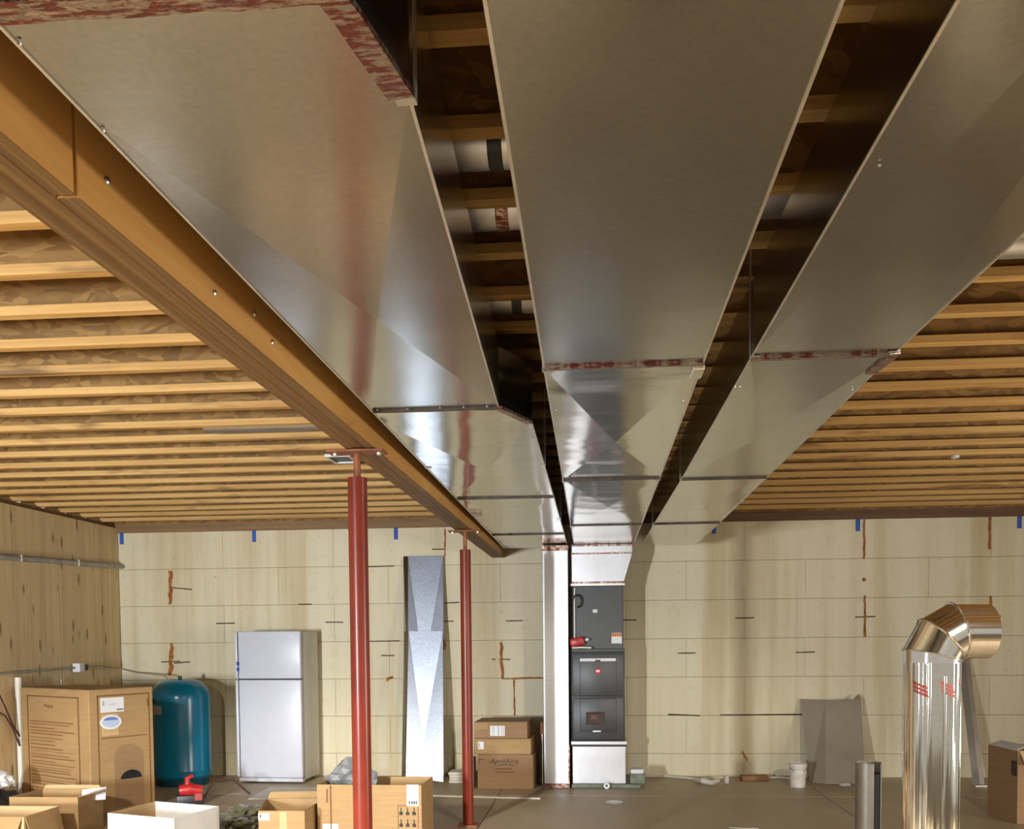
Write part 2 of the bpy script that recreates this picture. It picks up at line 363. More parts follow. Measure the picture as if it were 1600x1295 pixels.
# left plywood wall: sheets with narrow gaps
wl = MB().box((XL-0.25, 5.5, 0), (XL-0.014, YB, WTOP)).build('wall_left', M['slot']); tag(wl, kind='structure')
for i in range(5):
    y1 = YB-1.22*i
    MB().box((XL-0.014, max(5.5, y1-1.22)+0.005, 0.01), (XL, y1-0.005, WTOP+0.05), 0.002).build('plywood_sheet', M['ply'], wl)
M['sill_lit'] = wood('lit_sill', [(0.17, 0.09, 0.03), (0.24, 0.135, 0.05), (0.32, 0.19, 0.075)], 'X')  # sill wood with the light falling at left put into a paler tan
sp0 = MB().box((XL-0.25, YB-0.03, WTOP), (-1.12, YB+0.2, JB)).build('trim_3', M['sill_lit']); tag(sp0, 'lit-toned sill plate on the left part of the block wall', kind='structure')
sp = MB().box((-1.12, YB-0.03, WTOP), (XR, YB+0.2, JB)).build('trim_1', M['sill']); tag(sp, 'dark sill plate on top of the block wall', kind='structure')
sp2 = MB().box((XL-0.2, 5.5, WTOP), (XL-0.016, YB-0.03, JB)).build('trim_2', M['sill']); tag(sp2, kind='structure')
# ceiling: subfloor sheets carried by I-joists
ce = MB().box((XL-0.3, -3.5, JB+DEPTH), (XR+0.2, YB+0.2, JB+DEPTH+0.03)).build('ceiling', M['subfloor']); tag(ce, kind='structure')
XA, XE = XL-0.2, XR
fm = MB().box((XA, -0.029, 0), (XE, 0.029, 0.038), 0.0025).mesh('bottom_flange', M['flange'])
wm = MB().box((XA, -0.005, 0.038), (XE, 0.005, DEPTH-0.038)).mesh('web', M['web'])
tm = MB().box((XA, -0.029, DEPTH-0.038), (XE, 0.029, DEPTH-0.001)).mesh('top_flange', M['flange'])
for i in range(-13, 19):
    y = 2.967+i*B
    if y > YB-0.1: break
    j = sub('floor_joist', ce, loc=(0, y, JB+random.uniform(0, 0.003)))
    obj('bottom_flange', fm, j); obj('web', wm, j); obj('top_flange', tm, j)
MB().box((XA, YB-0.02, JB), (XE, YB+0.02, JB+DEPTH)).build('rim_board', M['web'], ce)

# ------------------------------------------------------------------ main beam (three plies)
BX0, BX1, BZ = -1.118, -0.985, 2.350
bt = thing('wood_beam', 'long brown laminated timber beam running under the joists to the back wall', 'beam', (-1.05, 5, BZ))
Mi = Matrix.Translation((1.05, -5, -BZ))
pw = (BX1-BX0)/3
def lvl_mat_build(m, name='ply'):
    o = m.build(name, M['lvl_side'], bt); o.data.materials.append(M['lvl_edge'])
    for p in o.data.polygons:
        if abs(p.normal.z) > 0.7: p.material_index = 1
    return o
for k in range(3):
    x0 = BX0+k*pw; segs = [(-3.0, YB-0.0)] if k < 2 else [(-3.0, 1.842), (1.856, 3.745), (3.749, YB-0.0)]
    for y0, y1 in segs:
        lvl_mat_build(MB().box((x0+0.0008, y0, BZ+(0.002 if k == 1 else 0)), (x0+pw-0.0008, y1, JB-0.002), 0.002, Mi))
for px, py in ((167, 283), (397, 490), (335, 458), (425, 535)):
    p = onx(px, py, BX1); mb = MB().lathe([(0, 0.007), (0.005, 0.006), (0.0085, 0.003), (0.009, 0.0)], 14)
    bmesh.ops.transform(mb.bm, matrix=Matrix.Translation(p-Vector((-1.05, 5, BZ))) @ Matrix.Rotation(PI/2, 4, 'Y'), verts=mb.bm.verts)
    mb.build('bolt_head', M['steel'], bt, True)
# blocking between beam and left duct already shadowed by the duct

# ------------------------------------------------------------------ steel posts
def post(x, y, ztube, label, r=0.0435):
    t = thing('steel_post', label, 'post', (x, y, 0), group=None)
    MB().lathe([(r, 0.012), (r, ztube-0.012), (r*1.02, ztube-0.012), (r*1.02, ztube), (0.018, ztube+0.001)], 32).build('tube', M['red_post'], t, True)
    MB().lathe([(0.016, ztube-0.01), (0.016, BZ-0.014)], 16).build('jack_screw', M['rust'], t, True)
    MB().box((-0.13, -0.055, BZ-0.014), (0.13, 0.055, BZ-0.004), 0.002).build('top_plate', M['rust'], t)
    MB().box((-0.08, -0.08, 0.0), (0.08, 0.08, 0.012), 0.002).build('base_plate', M['rust'], t)
    for sx in (-0.10, 0.10): MB().lathe([(0.011, BZ-0.024), (0.011, BZ-0.012), (0, BZ-0.012)], 6, (sx, 0, 0)).lathe([(0, BZ-0.026), (0.011, BZ-0.024)], 6, (sx, 0, 0)).build('lag_bolt', M['steel'], t)
post(-1.075, 4.42, 2.225, 'nearer thick red steel post in front of the open box with a gray bag')
post(-1.038, 7.80, 2.195, 'farther thin red steel post beside the stack of three cartons')

# ------------------------------------------------------------------ ducts
ZD, DTOP = 2.412, 2.648
def zb_(y): return ZD
def K(q):      # the run hangs a little lower than first measured: slide each corner along to the hung height
    k = (ZD-CZ)/(2.505-0.0085*(q[1]-1.5)-CZ); return (q[0]*k, q[1]*k)
def duct_section(parent, quad, mat, crease=0.008, name='duct_section'):
    # quad: near-left, near-right, far-right, far-left (x, y)
    quad = [K(q) for q in quad]
    m = MB(); bm = m.bm
    b = [bm.verts.new((x, y, zb_(y))) for x, y in quad]; t = [bm.verts.new((x, y, DTOP)) for x, y in quad]
    cx = sum(q[0] for q in quad)/4; cy = sum(q[1] for q in quad)/4
    c = bm.verts.new((cx, cy, zb_(cy)-crease))
    for i in range(4): bm.faces.new((b[i], b[(i+1) % 4], c))
    bm.faces.new(t)
    for i in range(4): bm.faces.new((b[i], t[i], t[(i+1) % 4], b[(i+1) % 4]))
    o = m.build(name, mat, parent)
    for (xa, ya), (xb, yb), s in ((quad[0], quad[3], 1), (quad[1], quad[2], -1)):   # folded lock seam along each lower edge
        MB().hexa([(xa, ya, zb_(ya)-0.003), (xa+s*0.006, ya, zb_(ya)-0.003), (xb+s*0.006, yb, zb_(yb)-0.003), (xb, yb, zb_(yb)-0.003),
                   (xa, ya, zb_(ya)+0.001), (xa+s*0.006, ya, zb_(ya)+0.001), (xb+s*0.006, yb, zb_(yb)+0.001), (xb, yb, zb_(yb)+0.001)]).build('lock_seam', M['lip'], o)
    return o
def strip(parent, a, b, width, mat, name, up=None, t=0.0025):
    # flat strip under the duct from a to b (x, y); up = also climb the duct's side at end b
    a = Vector(K(a)); b = Vector(K(b)); d = (b-a).normalized(); n = Vector((-d.y, d.x))*width/2
    def P(p, dz): return (p.x, p.y, zb_(p.y)-dz)
    seg = max(1, int((b-a).length/0.05)); m = MB()
    rowT = []; rowB = []
    for i in range(seg+1):
        p = a+(b-a)*(i/seg); jit = random.uniform(-0.15, 0.15)*width
        q = Vector((jit*d.y*-1, jit*d.x))*0.3; dz = 0.010+random.uniform(0, 0.0015)
        rowB.append((P(p-n+q, dz), P(p+n+q, dz)))
    v = [(m.bm.verts.new(x), m.bm.verts.new(y)) for x, y in rowB]
    u = [(m.bm.verts.new((x[0], x[1], x[2]+0.012)), m.bm.verts.new((y[0], y[1], y[2]+0.012))) for x, y in rowB]
    for i in range(seg):
        m.bm.faces.new((v[i][0], v[i+1][0], v[i+1][1], v[i][1])); m.bm.faces.new((u[i][0], u[i][1], u[i+1][1], u[i+1][0]))
        m.bm.faces.new((v[i][0], u[i][0], u[i+1][0], v[i+1][0])); m.bm.faces.new((v[i][1], v[i+1][1], u[i+1][1], u[i][1]))
    m.bm.faces.new((v[0][0], v[0][1], u[0][1], u[0][0])); m.bm.faces.new((v[-1][0], u[-1][0], u[-1][1], v[-1][1]))
    return m.build(name, mat, parent)
def screws(parent, pts):
    for x, y in map(K, pts):
        MB().lathe([(0, -0.009), (0.003, -0.008), (0.0035, -0.004)], 8, (x, y, zb_(y))).build('sheet_screw', M['steel'], parent)

DL = thing('supply_duct', 'wide left galvanized duct hung beside the timber beam', 'duct')
L = -0.966
duct_section(DL, [(L, -1.2), (-0.385, -1.2), (-0.385, 1.56), (L, 1.56)], M['galv'], 0.006)
duct_section(DL, [(L, 1.56), (-0.385, 1.56), (-0.337, 1.83), (L, 1.83)], M['galv'], 0.0, 'taper_section')
DLs = duct_section(DL, [(L, 1.83), (-0.337, 1.83), (-0.412, 4.235), (L, 4.235)], M['galv'], 0.011)
duct_section(DL, [(L, 4.235), (-0.412, 4.235), (-0.290, 4.53), (L, 4.53)], M['galv_ripple'], 0.0, 'taper_section')
duct_section(DL, [(L, 4.53), (-0.290, 4.53), (-0.290, 6.80), (L, 6.80)], M['galv_ripple'], 0.016)
duct_section(DL, [(L, 6.80), (-0.290, 6.80), (-0.295, 9.05), (L, 9.05)], M['galv_ripple'], 0.011)
duct_section(DL, [(L, 9.05), (-0.295, 9.05), (-0.300, 10.35), (L, 10.35)], M['galv_ripple'], 0.003)
strip(DL, (L+0.01, 1.535), (-0.39, 1.535), 0.05, M['tape_red'], 'foil_tape')
strip(DL, (-0.405, 1.55), (-0.352, 1.84), 0.045, M['tape_red'], 'foil_tape')
strip(DL, (L+0.01, 4.235), (-0.42, 4.235), 0.014, M['seal'], 'foil_tape')
strip(DL, (-0.415, 4.235), (-0.30, 4.53), 0.03, M['tape_red'], 'foil_tape')
strip(DL, (L+0.01, 6.80), (-0.292, 6.80), 0.012, M['seal'], 'drive_cleat')
strip(DL, (L+0.01, 9.05), (-0.297, 9.05), 0.014, M['seal'], 'drive_cleat')
screws(DL, [(-0.955, 1.62), (-0.955, 1.9), (-0.93, 4.20), (-0.80, 4.20), (-0.66, 4.20), (-0.56, 4.20), (-0.46, 4.20)])

DC = thing('return_duct', 'middle galvanized duct running straight down to the furnace', 'duct')
duct_section(DC, [(-0.150, -1.2), (0.402, -1.2), (0.388, 3.67), (-0.193, 3.67)], M['galv'], 0.0)
duct_section(DC, [(-0.193, 3.67), (0.388, 3.67), (0.386, 6.13), (-0.208, 6.13)], M['galv_ripple'], 0.024)
duct_section(DC, [(-0.208, 6.13), (0.386, 6.13), (0.380, 8.45), (-0.224, 8.45)], M['galv_ripple'], 0.014)
duct_section(DC, [(-0.224, 8.45), (0.380, 8.45), (0.372, 10.35), (-0.235, 10.35)], M['galv_ripple'], 0.006)
strip(DC, (-0.19, 3.66), (0.385, 3.66), 0.02, M['tape_red'], 'foil_tape')
strip(DC, (-0.205, 6.13), (0.384, 6.13), 0.012, M['seal'], 'drive_cleat')
strip(DC, (-0.222, 8.45), (0.378, 8.45), 0.014, M['seal'], 'drive_cleat')
MB().box((0.325, 3.42, ZD-0.014), (0.366, 3.55, ZD+0.004), 0.004).build('hanger_clip', M['lip'], DC)
screws(DC, [(-0.165, 3.69), (-0.17, 4.3), (0.36, 4.2), (-0.19, 6.3)])

DR = thing('supply_duct', 'right galvanized duct next to the bare joists on the right', 'duct')
duct_section(DR, [(0.605, -1.2), (1.13, -1.2), (1.047, 3.62), (0.545, 3.62)], M['galv'], 0.010)
duct_section(DR, [(0.545, 3.62), (1.047, 3.62), (1.038, 6.20), (0.518, 6.20)], M['galv'], 0.018)
duct_section(DR, [(0.518, 6.20), (1.038, 6.20), (1.028, 8.45), (0.478, 8.45)], M['galv_ripple'], 0.014)
duct_section(DR, [(0.478, 8.45), (1.028, 8.45), (1.015, 10.2), (0.455, 10.2)], M['galv_ripple'], 0.006)
strip(DR, (0.548, 3.62), (1.04, 3.62), 0.02, M['tape_red'], 'foil_tape')
strip(DR, (1.04, 3.60), (1.025, 3.86), 0.035, M['tape_red'], 'foil_tape')
strip(DR, (0.52, 6.20), (1.036, 6.20), 0.012, M['seal'], 'drive_cleat')
strip(DR, (0.48, 8.45), (1.026, 8.45), 0.014, M['seal'], 'drive_cleat')
screws(DR, [(0.60, 2.2), (0.565, 4.0), (0.545, 4.0), (1.02, 4.1)])

def hanger(parent, x, y, side):
    # punched strap from the joist flange down the duct's side and lapped under its edge
    x, y = K((x, y)); m = MB()
    m.box((x+side*0.002, y-0.012, ZD-0.003), (x+side*0.005, y+0.012, JB+0.03)); m.box((x-side*0.03, y-0.012, ZD-0.005), (x+side*0.005, y+0.012, ZD-0.003))
    m.build('hanger_strap', M['steel'], parent)
for x, y, s_ in ((-0.335, 1.86, 1), (-0.29, 5.6, 1), (-0.29, 8.0, 1), (-0.964, 5.6, -1)): hanger(DL, x, y, s_)
for x, y, s_ in ((-0.193, 3.70, -1), (0.388, 3.70, 1), (0.386, 6.2, 1), (-0.208, 6.2, -1), (-0.224, 8.6, -1)): hanger(DC, x, y, s_)
for x, y, s_ in ((0.545, 3.60, -1), (1.047, 3.60, 1), (0.518, 6.25, -1), (1.038, 6.25, 1), (0.475, 8.6, -1), (1.028, 8.6, 1)): hanger(DR, x, y, s_)

# branch pipes lying in the joist bays
def branch(x0, x1, bay, label, r=0.075, mat='galv_bright', z=None, joint=None):
    y = 2.967+(bay+0.5)*B; z = z or JB+r+0.012
    t = thing('branch_pipe', label, 'pipe', (x0, y, z))
    MB().tube([(0, 0, 0), (x1-x0, 0, 0)], r, 24, False).build('pipe', M[mat], t, True)
    for jx in (joint or []):
        MB().tube([(jx-x0-0.02, 0, 0), (jx-x0-0.018, 0, 0), (jx-x0+0.018, 0, 0), (jx-x0+0.02, 0, 0)], [r, r+0.004, r+0.004, r], 24, False).build('joint_band', M['tape_red'] if bay == 0 else M['black'], t, True)
branch(-0.42, 0.10, -1, 'short round branch pipe in the nearest joist gap between left and middle ducts', joint=[-0.27])
branch(-0.45, 0.66, 0, 'round branch pipe with red printed tape crossing above the middle duct', joint=[-0.29, 0.47])
branch(-0.48, 0.12, 2, 'dark branch pipe above the step of the left duct', mat='galv_dull', joint=[-0.31])
p = ony(300, 680, 5.8)
branch(ony(300, 681, 5.8).x, BX0-0.01, 7, 'dark gray branch pipe in the joists left of the nearer red post', 0.06, 'galv_dull', z=JB+0.065)
branch(1.03, XR-0.1, 1, 'pale gray branch pipe in the joists right of the right duct', 0.06, 'galv_bright', z=JB+0.064)

# small boot by the near post top
p = onz(535, 716, JB-0.005)
t = thing('register_boot', 'small square metal boot with dark opening in the joists beside the near post', 'vent', (p.x, p.y, JB-0.006))
mb = MB()
for lo, hi in (((-0.09, -0.14), (0.09, -0.12)), ((-0.09, 0.12), (0.09, 0.14)), ((-0.09, -0.12), (-0.07, 0.12)), ((0.07, -0.12), (0.09, 0.12))):
    mb.box((lo[0], lo[1], -0.012), (hi[0], hi[1], 0.006))
mb.build('rim', M['label'], t); MB().box((-0.07, -0.12, -0.002), (0.07, 0.12, 0.006)).build('opening', M['black'], t)
p = onz(1477, 724, JB-0.02); p.y = 2.967+round((p.y-2.967)/B)*B
t = thing('pull_ring', 'tiny white ring fixed under the right joists', 'fixture', (p.x, p.y, JB-0.017))
MB().lathe([(0.010, 0), (0.028, 0), (0.028, 0.018), (0.010, 0.018), (0.010, 0)], 18).build('ring', M['label'], t, True)

# ------------------------------------------------------------------ furnace and drops
YF = 9.83
fu = thing('furnace', 'tall charcoal gas furnace on a metal base under the middle duct', 'furnace', (0.01, YF, 0))
def fb(lo, hi, mat, name, bev=0.004, par=None, label=None, smooth=False):
    return MB().box((lo[0]-0.01, lo[1]-YF, lo[2]), (hi[0]-0.01, hi[1]-YF, hi[2]), bev, seg=2 if smooth else 1).build(name, M[mat], par or fu, smooth, label)
fb((-0.255, YF+0.005, 0.035), (0.275, YF+0.66, 0.425), 'galv_bright', 'base_box')
fb((-0.268, YF-0.008, 0.425), (0.288, YF+0.66, 0.462), 'galv_bright', 'base_lip')
fb((-0.265, YF+0.003, 0.405), (0.285, YF+0.64, 0.425), 'black', 'lip_gap', 0)
fb((-0.262, YF-0.04, 0.0), (0.42, YF+0.68, 0.035), 'green', 'floor_pad', 0.003)
fb((-0.262, YF+0.002, 0.462), (0.268, YF+0.66, 1.345), 'furn2', 'cabinet', 0.012, smooth=True)
lo_ = fb((-0.248, YF-0.016, 0.475), (0.255, YF+0.003, 0.895), 'furn', 'lower_door', 0.010, smooth=True)
up_ = fb((-0.248, YF-0.016, 0.905), (0.255, YF+0.003, 1.325), 'furn', 'upper_door', 0.010, smooth=True)
fb((-0.175, YF-0.022, 0.555), (0.185, YF-0.015, 0.885), 'furn', 'raised_panel', 0.006, lo_, smooth=True)
fb((-0.175, YF-0.022, 0.915), (0.185, YF-0.015, 1.295), 'furn', 'raised_panel', 0.006, up_, smooth=True)
fb((-0.175, YF-0.028, 1.255), (0.180, YF-0.020, 1.285), 'label', 'handle_strip', 0.002, up_)
fb((-0.025, YF-0.031, 1.25), (0.030, YF-0.021, 1.272), 'furn2', 'latch', 0.004, up_)
def disc(parent, x, z, y, r, mat, name, sx=1.0):
    m = MB().lathe([(0, 0.004), (r*0.85, 0.004), (r, 0)], 24)
    bmesh.ops.transform(m.bm, matrix=Matrix.Translation((x-0.01, y-YF, z)) @ Matrix.Diagonal((sx, 1, 1, 1)) @ Matrix.Rotation(PI/2, 4, 'X'), verts=m.bm.verts)
    return m.build(name, M[mat], parent)
lg = disc(up_, 0.005, 1.158, YF-0.022, 0.034, 'red', 'round_badge')
fb((-0.018, YF-0.029, 1.148), (0.022, YF-0.025, 1.170), 'label', 'badge_swoosh', 0.004, lg)
fb((0.002, YF-0.025, 1.03), (0.008, YF-0.021, 1.10), 'furn2', 'groove', 0, up_)
wn = fb((-0.115, YF-0.030, 0.63), (0.065, YF-0.021, 0.752), 'window', 'sight_window', 0.004, lo_)
fb((-0.07, YF-0.033, 0.675), (0.0, YF-0.029, 0.725), 'tank_red', 'window_label', 0, wn)
fb((-0.05, YF-0.027, 0.555), (0.03, YF-0.021, 0.568), 'galv_bright', 'nameplate', 0.001, lo_)
fb((-0.245, YF+0.002, 1.375), (0.255, YF+0.60, 2.0), 'furn', 'coil_cabinet', 0.006)
fb((-0.258, YF+0.004, 1.345), (0.268, YF+0.62, 1.378), 'furn2', 'cabinet_top', 0.003)
fb((-0.045, YF-0.003, 1.735), (0.0, YF+0.003, 1.768), 'label', 'small_label', 0)
fb((0.138, YF-0.003, 1.430), (0.240, YF+0.003, 1.535), 'label', 'warning_label', 0)
fb((0.138, YF-0.005, 1.497), (0.240, YF-0.002, 1.533), 'orange', 'label_header', 0)
fb((-0.262, YF-0.006, 2.0), (0.272, YF+0.61, 2.022), 'lip', 'coil_flange', 0.002)
# plenum: sloped right side
z0, z1 = 2.02, zb_(YF)-0.005
q = [(-0.248, YF, z0), (0.255, YF, z0), (0.255, YF+0.5, z0), (-0.248, YF+0.5, z0), (-0.250, YF, z1-0.09), (0.345, YF, z1-0.09), (0.345, YF+0.5, z1-0.09), (-0.250, YF+0.5, z1-0.09)]
MB().hexa([(a-0.01, b-YF, c) for a, b, c in q]).build('plenum', M['galv_bright'], fu)
fb((-0.250, YF, z1-0.09), (0.345, YF+0.5, z1), 'galv_bright', 'plenum_collar', 0.002)
for z in (z1-0.012, z1-0.09): fb((-0.255, YF-0.006, z-0.006), (0.348, YF-0.001, z+0.008), 'tape_red', 'foil_tape', 0)
fb((-0.252, YF-0.004, 2.026), (0.258, YF-0.001, 2.042), 'tape_red', 'foil_tape', 0)
# refrigerant line and red valve beside the coil
MB().tube([(-0.235, -0.02, 1.40), (-0.235, -0.02, 1.80), (-0.232, -0.02, 1.98)], 0.008, 10).build('condensate_line', M['label'], fu, True)
mb = MB().tube([(-0.205+0.045*math.cos(a), -0.03, 1.85+0.06*math.sin(a)) for a in [i*2*PI/20*0.75-1.6 for i in range(21)]], 0.010, 8); mb.build('black_hose', M['black'], fu, True)
rv = thing('gas_valve', 'small red gas valve on top of the furnace cabinet', 'valve', (-0.19, YF-0.07, 1.378))
MB().box((-0.065, -0.03, 0.03), (0.075, 0.03, 0.115), 0.02, Matrix.Rotation(-0.2, 4, 'Y'), 2).build('body', M['red'], rv, True)
MB().tube([(0.07, 0, 0.09), (0.105, 0, 0.095)], 0.014, 12).build('knob', M['label'], rv, True)
MB().tube([(-0.06, 0, 0.012), (0.03, 0, 0.016), (0.13, 0, 0.012)], 0.016, 10).build('pipe_fitting', M['steel'], rv, True)

rd = thing('return_drop', 'narrow tall galvanized drop duct left of the furnace', 'duct', (-0.41, YF-0.06, 0))
ZR = zb_(YF)-0.012
MB().box((-0.125, 0, 0.02), (0.125, 0.60, ZR), 0.003).build('drop_body', M['galv_bright'], rd)
MB().box((-0.127, -0.003, 0.0), (0.127, 0.58, 0.045), 0.002).build('bottom_tape', M['tape_red'], rd)
MB().box((0.117, -0.004, 0.045), (0.130, 0.02, 0.42)).build('edge_tape', M['tape_red'], rd)
MB().box((-0.13, -0.004, ZR-0.055), (0.13, 0.55, ZR-0.004)).build('collar_tape', M['tape_red'], rd)
MB().box((-0.126, -0.002, 1.07), (0.126, 0.0, 1.074)).build('sheet_joint', M['galv_dull'], rd)

t = thing('pump_box', 'small gray-green pump with white lid on the floor right of furnace', 'pump', (0.39, YF-0.02, 0.036))
MB().box((-0.075, 0, 0), (0.075, 0.16, 0.10), 0.006).build('tank_body', M['green'], t); MB().box((-0.07, 0.01, 0.10), (0.06, 0.15, 0.145), 0.008).build('lid', M['label'], t)
t = thing('tape_roll', 'small white roll standing on the floor in front of the furnace base', 'roll', (ony(948, 1234, YF-0.1).x, YF-0.1, 0.0))
mb = MB().lathe([(0.012, -0.012), (0.03, -0.012), (0.03, 0.012), (0.012, 0.012), (0.012, -0.012)], 20)
bmesh.ops.transform(mb.bm, matrix=Matrix.Translation((0, 0, 0.031)) @ Matrix.Rotation(PI/2, 4, 'X'), verts=mb.bm.verts); mb.build('roll', M['label'], t, True)
p = onz(960, 1255); t = thing('paper_plate', 'white paper plate lying on the floor before the furnace', 'plate', (p.x, p.y, 0))
MB().lathe([(0, 0.004), (0.055, 0.004), (0.078, 0.014), (0.080, 0.012), (0.056, 0.0), (0, 0.0)], 28).build('plate', M['label'], t, True)

# ------------------------------------------------------------------ refrigerator
fr = thing('refrigerator', 'white two-door refrigerator standing against the back wall', 'refrigerator', (-3.395, 9.99, 0), math.radians(-3.5))
W2, FD, FH = 0.355, 0.50, 1.585
MB().box((-W2, 0.045, 0.035), (W2, FD, FH-0.004), 0.012, seg=2).build('cabinet', M['fridge_side'], fr, True)
MB().box((-W2+0.004, 0.038, 0.05), (W2-0.004, 0.047, FH-0.008)).build('door_gasket', M['gasket'], fr)
d1 = MB().box((-W2+0.035, -0.03, 1.095), (W2, 0.038, FH), 0.012, seg=3).build('freezer_door', M['fridge'], fr, True)
d2 = MB().box((-W2+0.035, -0.03, 0.065), (W2, 0.038, 1.083), 0.012, seg=3).build('lower_door', M['fridge'], fr, True)
MB().box((-W2, -0.035, 1.10), (-W2+0.028, 0.036, FH-0.002), 0.008, seg=2).build('handle', M['fridge'], d1, True)
MB().box((-W2, -0.035, 0.07), (-W2+0.028, 0.036, 1.08), 0.008, seg=2).build('handle', M['fridge'], d2, True)
for z in (1.25, 1.19): MB().box((-W2+0.018, -0.038, z-0.016), (-W2+0.048, -0.029, z+0.022), 0.003).build('blue_clip', M['blue'], d1)
MB().box((W2-0.11, -0.033, 1.53), (W2-0.07, -0.0295, 1.545), 0.001).build('badge', M['label'], d1)
MB().box((-W2+0.01, -0.01, 0.02), (W2-0.005, 0.06, 0.06), 0.004).build('kick_plate', M['fridge'], fr)
for sx in (-W2+0.06, W2-0.06):
    for sy in (0.08, FD-0.06): MB().lathe([(0.02, 0), (0.02, 0.036), (0, 0.036)], 12, (sx, sy, 0)).build('foot', M['black'], fr)

# ------------------------------------------------------------------ well tank
tk = thing('pressure_tank', 'blue steel pressure tank behind the big carton', 'tank', (-4.335, 9.96, 0))
R = 0.302
prof = [(R*0.86, 0.06), (R, 0.10)] + [(R, 0.14), (R*1.004, 0.145), (R*1.004, 0.165), (R, 0.17), (R, 0.5), (R, 0.9)]
for a in range(1, 10): prof.append((R*(0.32+0.68*math.cos(a*PI/18)) if a < 9 else R*0.32, 0.9+0.195*math.sin(a*PI/18)))
prof += [(0.0, 1.103)]
MB().lathe(prof, 48).build('shell', M['tank'], tk, True)
MB().lathe([(R*0.8, 0.0), (R*0.88, 0.0), (R*0.88, 0.07), (R*0.8, 0.07)], 40).build('base_ring', M['tank_base'], tk, True)
MB().lathe([(0.0, 1.135), (0.018, 1.13), (0.02, 1.10)], 14, (0.02, -0.05, 0)).build('valve_cap', M['black'], tk, True)
def curved_label(z0, z1, a0, a1, mat, name, par):
    m = MB(); n = 12; rr = R+0.002
    g = [[m.bm.verts.new((rr*math.cos(a0+(a1-a0)*i/n), rr*math.sin(a0+(a1-a0)*i/n), z)) for z in (z0, z1)] for i in range(n+1)]
    for i in range(n): m.bm.faces.new((g[i][0], g[i+1][0], g[i+1][1], g[i][1]))
    bmesh.ops.solidify(m.bm, geom=m.bm.faces[:], thickness=0.0015)
    return m.build(name, M[mat], par)
lb = curved_label(0.745, 0.835, math.radians(180), math.radians(256), 'label', 'tank_label', tk)
curved_label(0.86, 0.905, math.radians(185), math.radians(238), 'tank_base', 'dark_label', tk)
curved_label(0.79, 0.815, math.radians(205), math.radians(225), 'red', 'label_mark', lb)

# ------------------------------------------------------------------ cardboard boxes
def frame(a, b):
    d = (Vector(b)-Vector(a)); L = d.length; d /= L; n = Vector((d.y, -d.x, 0))   # outward when corners run counter-clockwise
    return d, n, L
def open_box(name, label, cs, h, mats=('card', 'card_lit'), flaps=(), t=0.006, cat='box', group=None, skip=()):
    c0 = sum((Vector((x, y, 0)) for x, y in cs), Vector())/4
    o = thing(name, label, cat, c0, group=group); P = [Vector((x, y, 0))-c0 for x, y in cs]; parts = []
    MB().prism([p*0.985+Vector((0, 0, 0.004)) for p in P], (0, 0, t)).build('bottom_panel', M[mats[0]], o)
    for i in range(4):
        a, b = P[i], P[(i+1) % 4]; d, n, L = frame(a, b)
        m = MB().prism([a+Vector((0, 0, 0.001)), b+Vector((0, 0, 0.001)), b-n*t-d*t, a-n*t+d*t], (0, 0, h))
        w_ = m.build('side_panel', M[mats[0]], o); parts.append(w_)
    for f in flaps:
        i, Lf, ang = f[:3]; mat = f[3] if len(f) > 3 else mats[0]
        a, b = P[i], P[(i+1) % 4]; d, n, L = frame(a, b); th = math.radians(ang)
        dirv = Vector((0, 0, 1))*math.cos(th)+n*math.sin(th); nn = d.cross(dirv)
        z = Vector((0, 0, h+0.002)); ins = d*min(0.012, L*0.03); tp = ins*2.5
        MB().prism([a+z+ins, b+z-ins, b+z-tp+dirv*Lf, a+z+tp+dirv*Lf], nn*t*0.7).build('flap', M[mat], o)
    return o, parts, P
def on_face(P, i, par, u0, u1, z0, z1, mat, name, t=0.002, label=None):
    a, b = P[i], P[(i+1) % 4]; d, n, L = frame(a, b)
    A = a+d*(L*u0)+n*0.0006; Bp = a+d*(L*u1)+n*0.0006
    return MB().prism([A+Vector((0, 0, z0)), Bp+Vector((0, 0, z0)), Bp+Vector((0, 0, z1)), A+Vector((0, 0, z1))], n*t).build(name, M[mat], par, label=label)
def closed_box(name, label, cs, z0, h, mat='card', cat='box', group=None, tape=True):
    c0 = sum((Vector((x, y, 0)) for x, y in cs), Vector())/4
    o = thing(name, label, cat, c0+Vector((0, 0, z0)), group=group); P = [Vector((x, y, 0))-c0 for x, y in cs]
    m = MB().prism(P, (0, 0, h-0.006)); bmesh.ops.bevel(m.bm, geom=m.bm.edges[:], offset=0.004, segments=1, affect='EDGES'); body = m.build('carton_body', M[mat], o)
    mid01 = (P[0]+P[3])/2; mid12 = (P[1]+P[2])/2; e = (mid12-mid01).normalized()*0.003; f = (P[3]-P[0]).normalized()*0.002
    zt = Vector((0, 0, h-0.006))
    MB().prism([P[0]+zt, P[1]+zt, mid12+zt-f, mid01+zt-f], (0, 0, 0.005)).build('top_flap', M[mat], o)
    MB().prism([mid01+zt+f, mid12+zt+f, P[2]+zt, P[3]+zt], (0, 0, 0.005)).build('top_flap', M[mat], o)
    return o, body, P
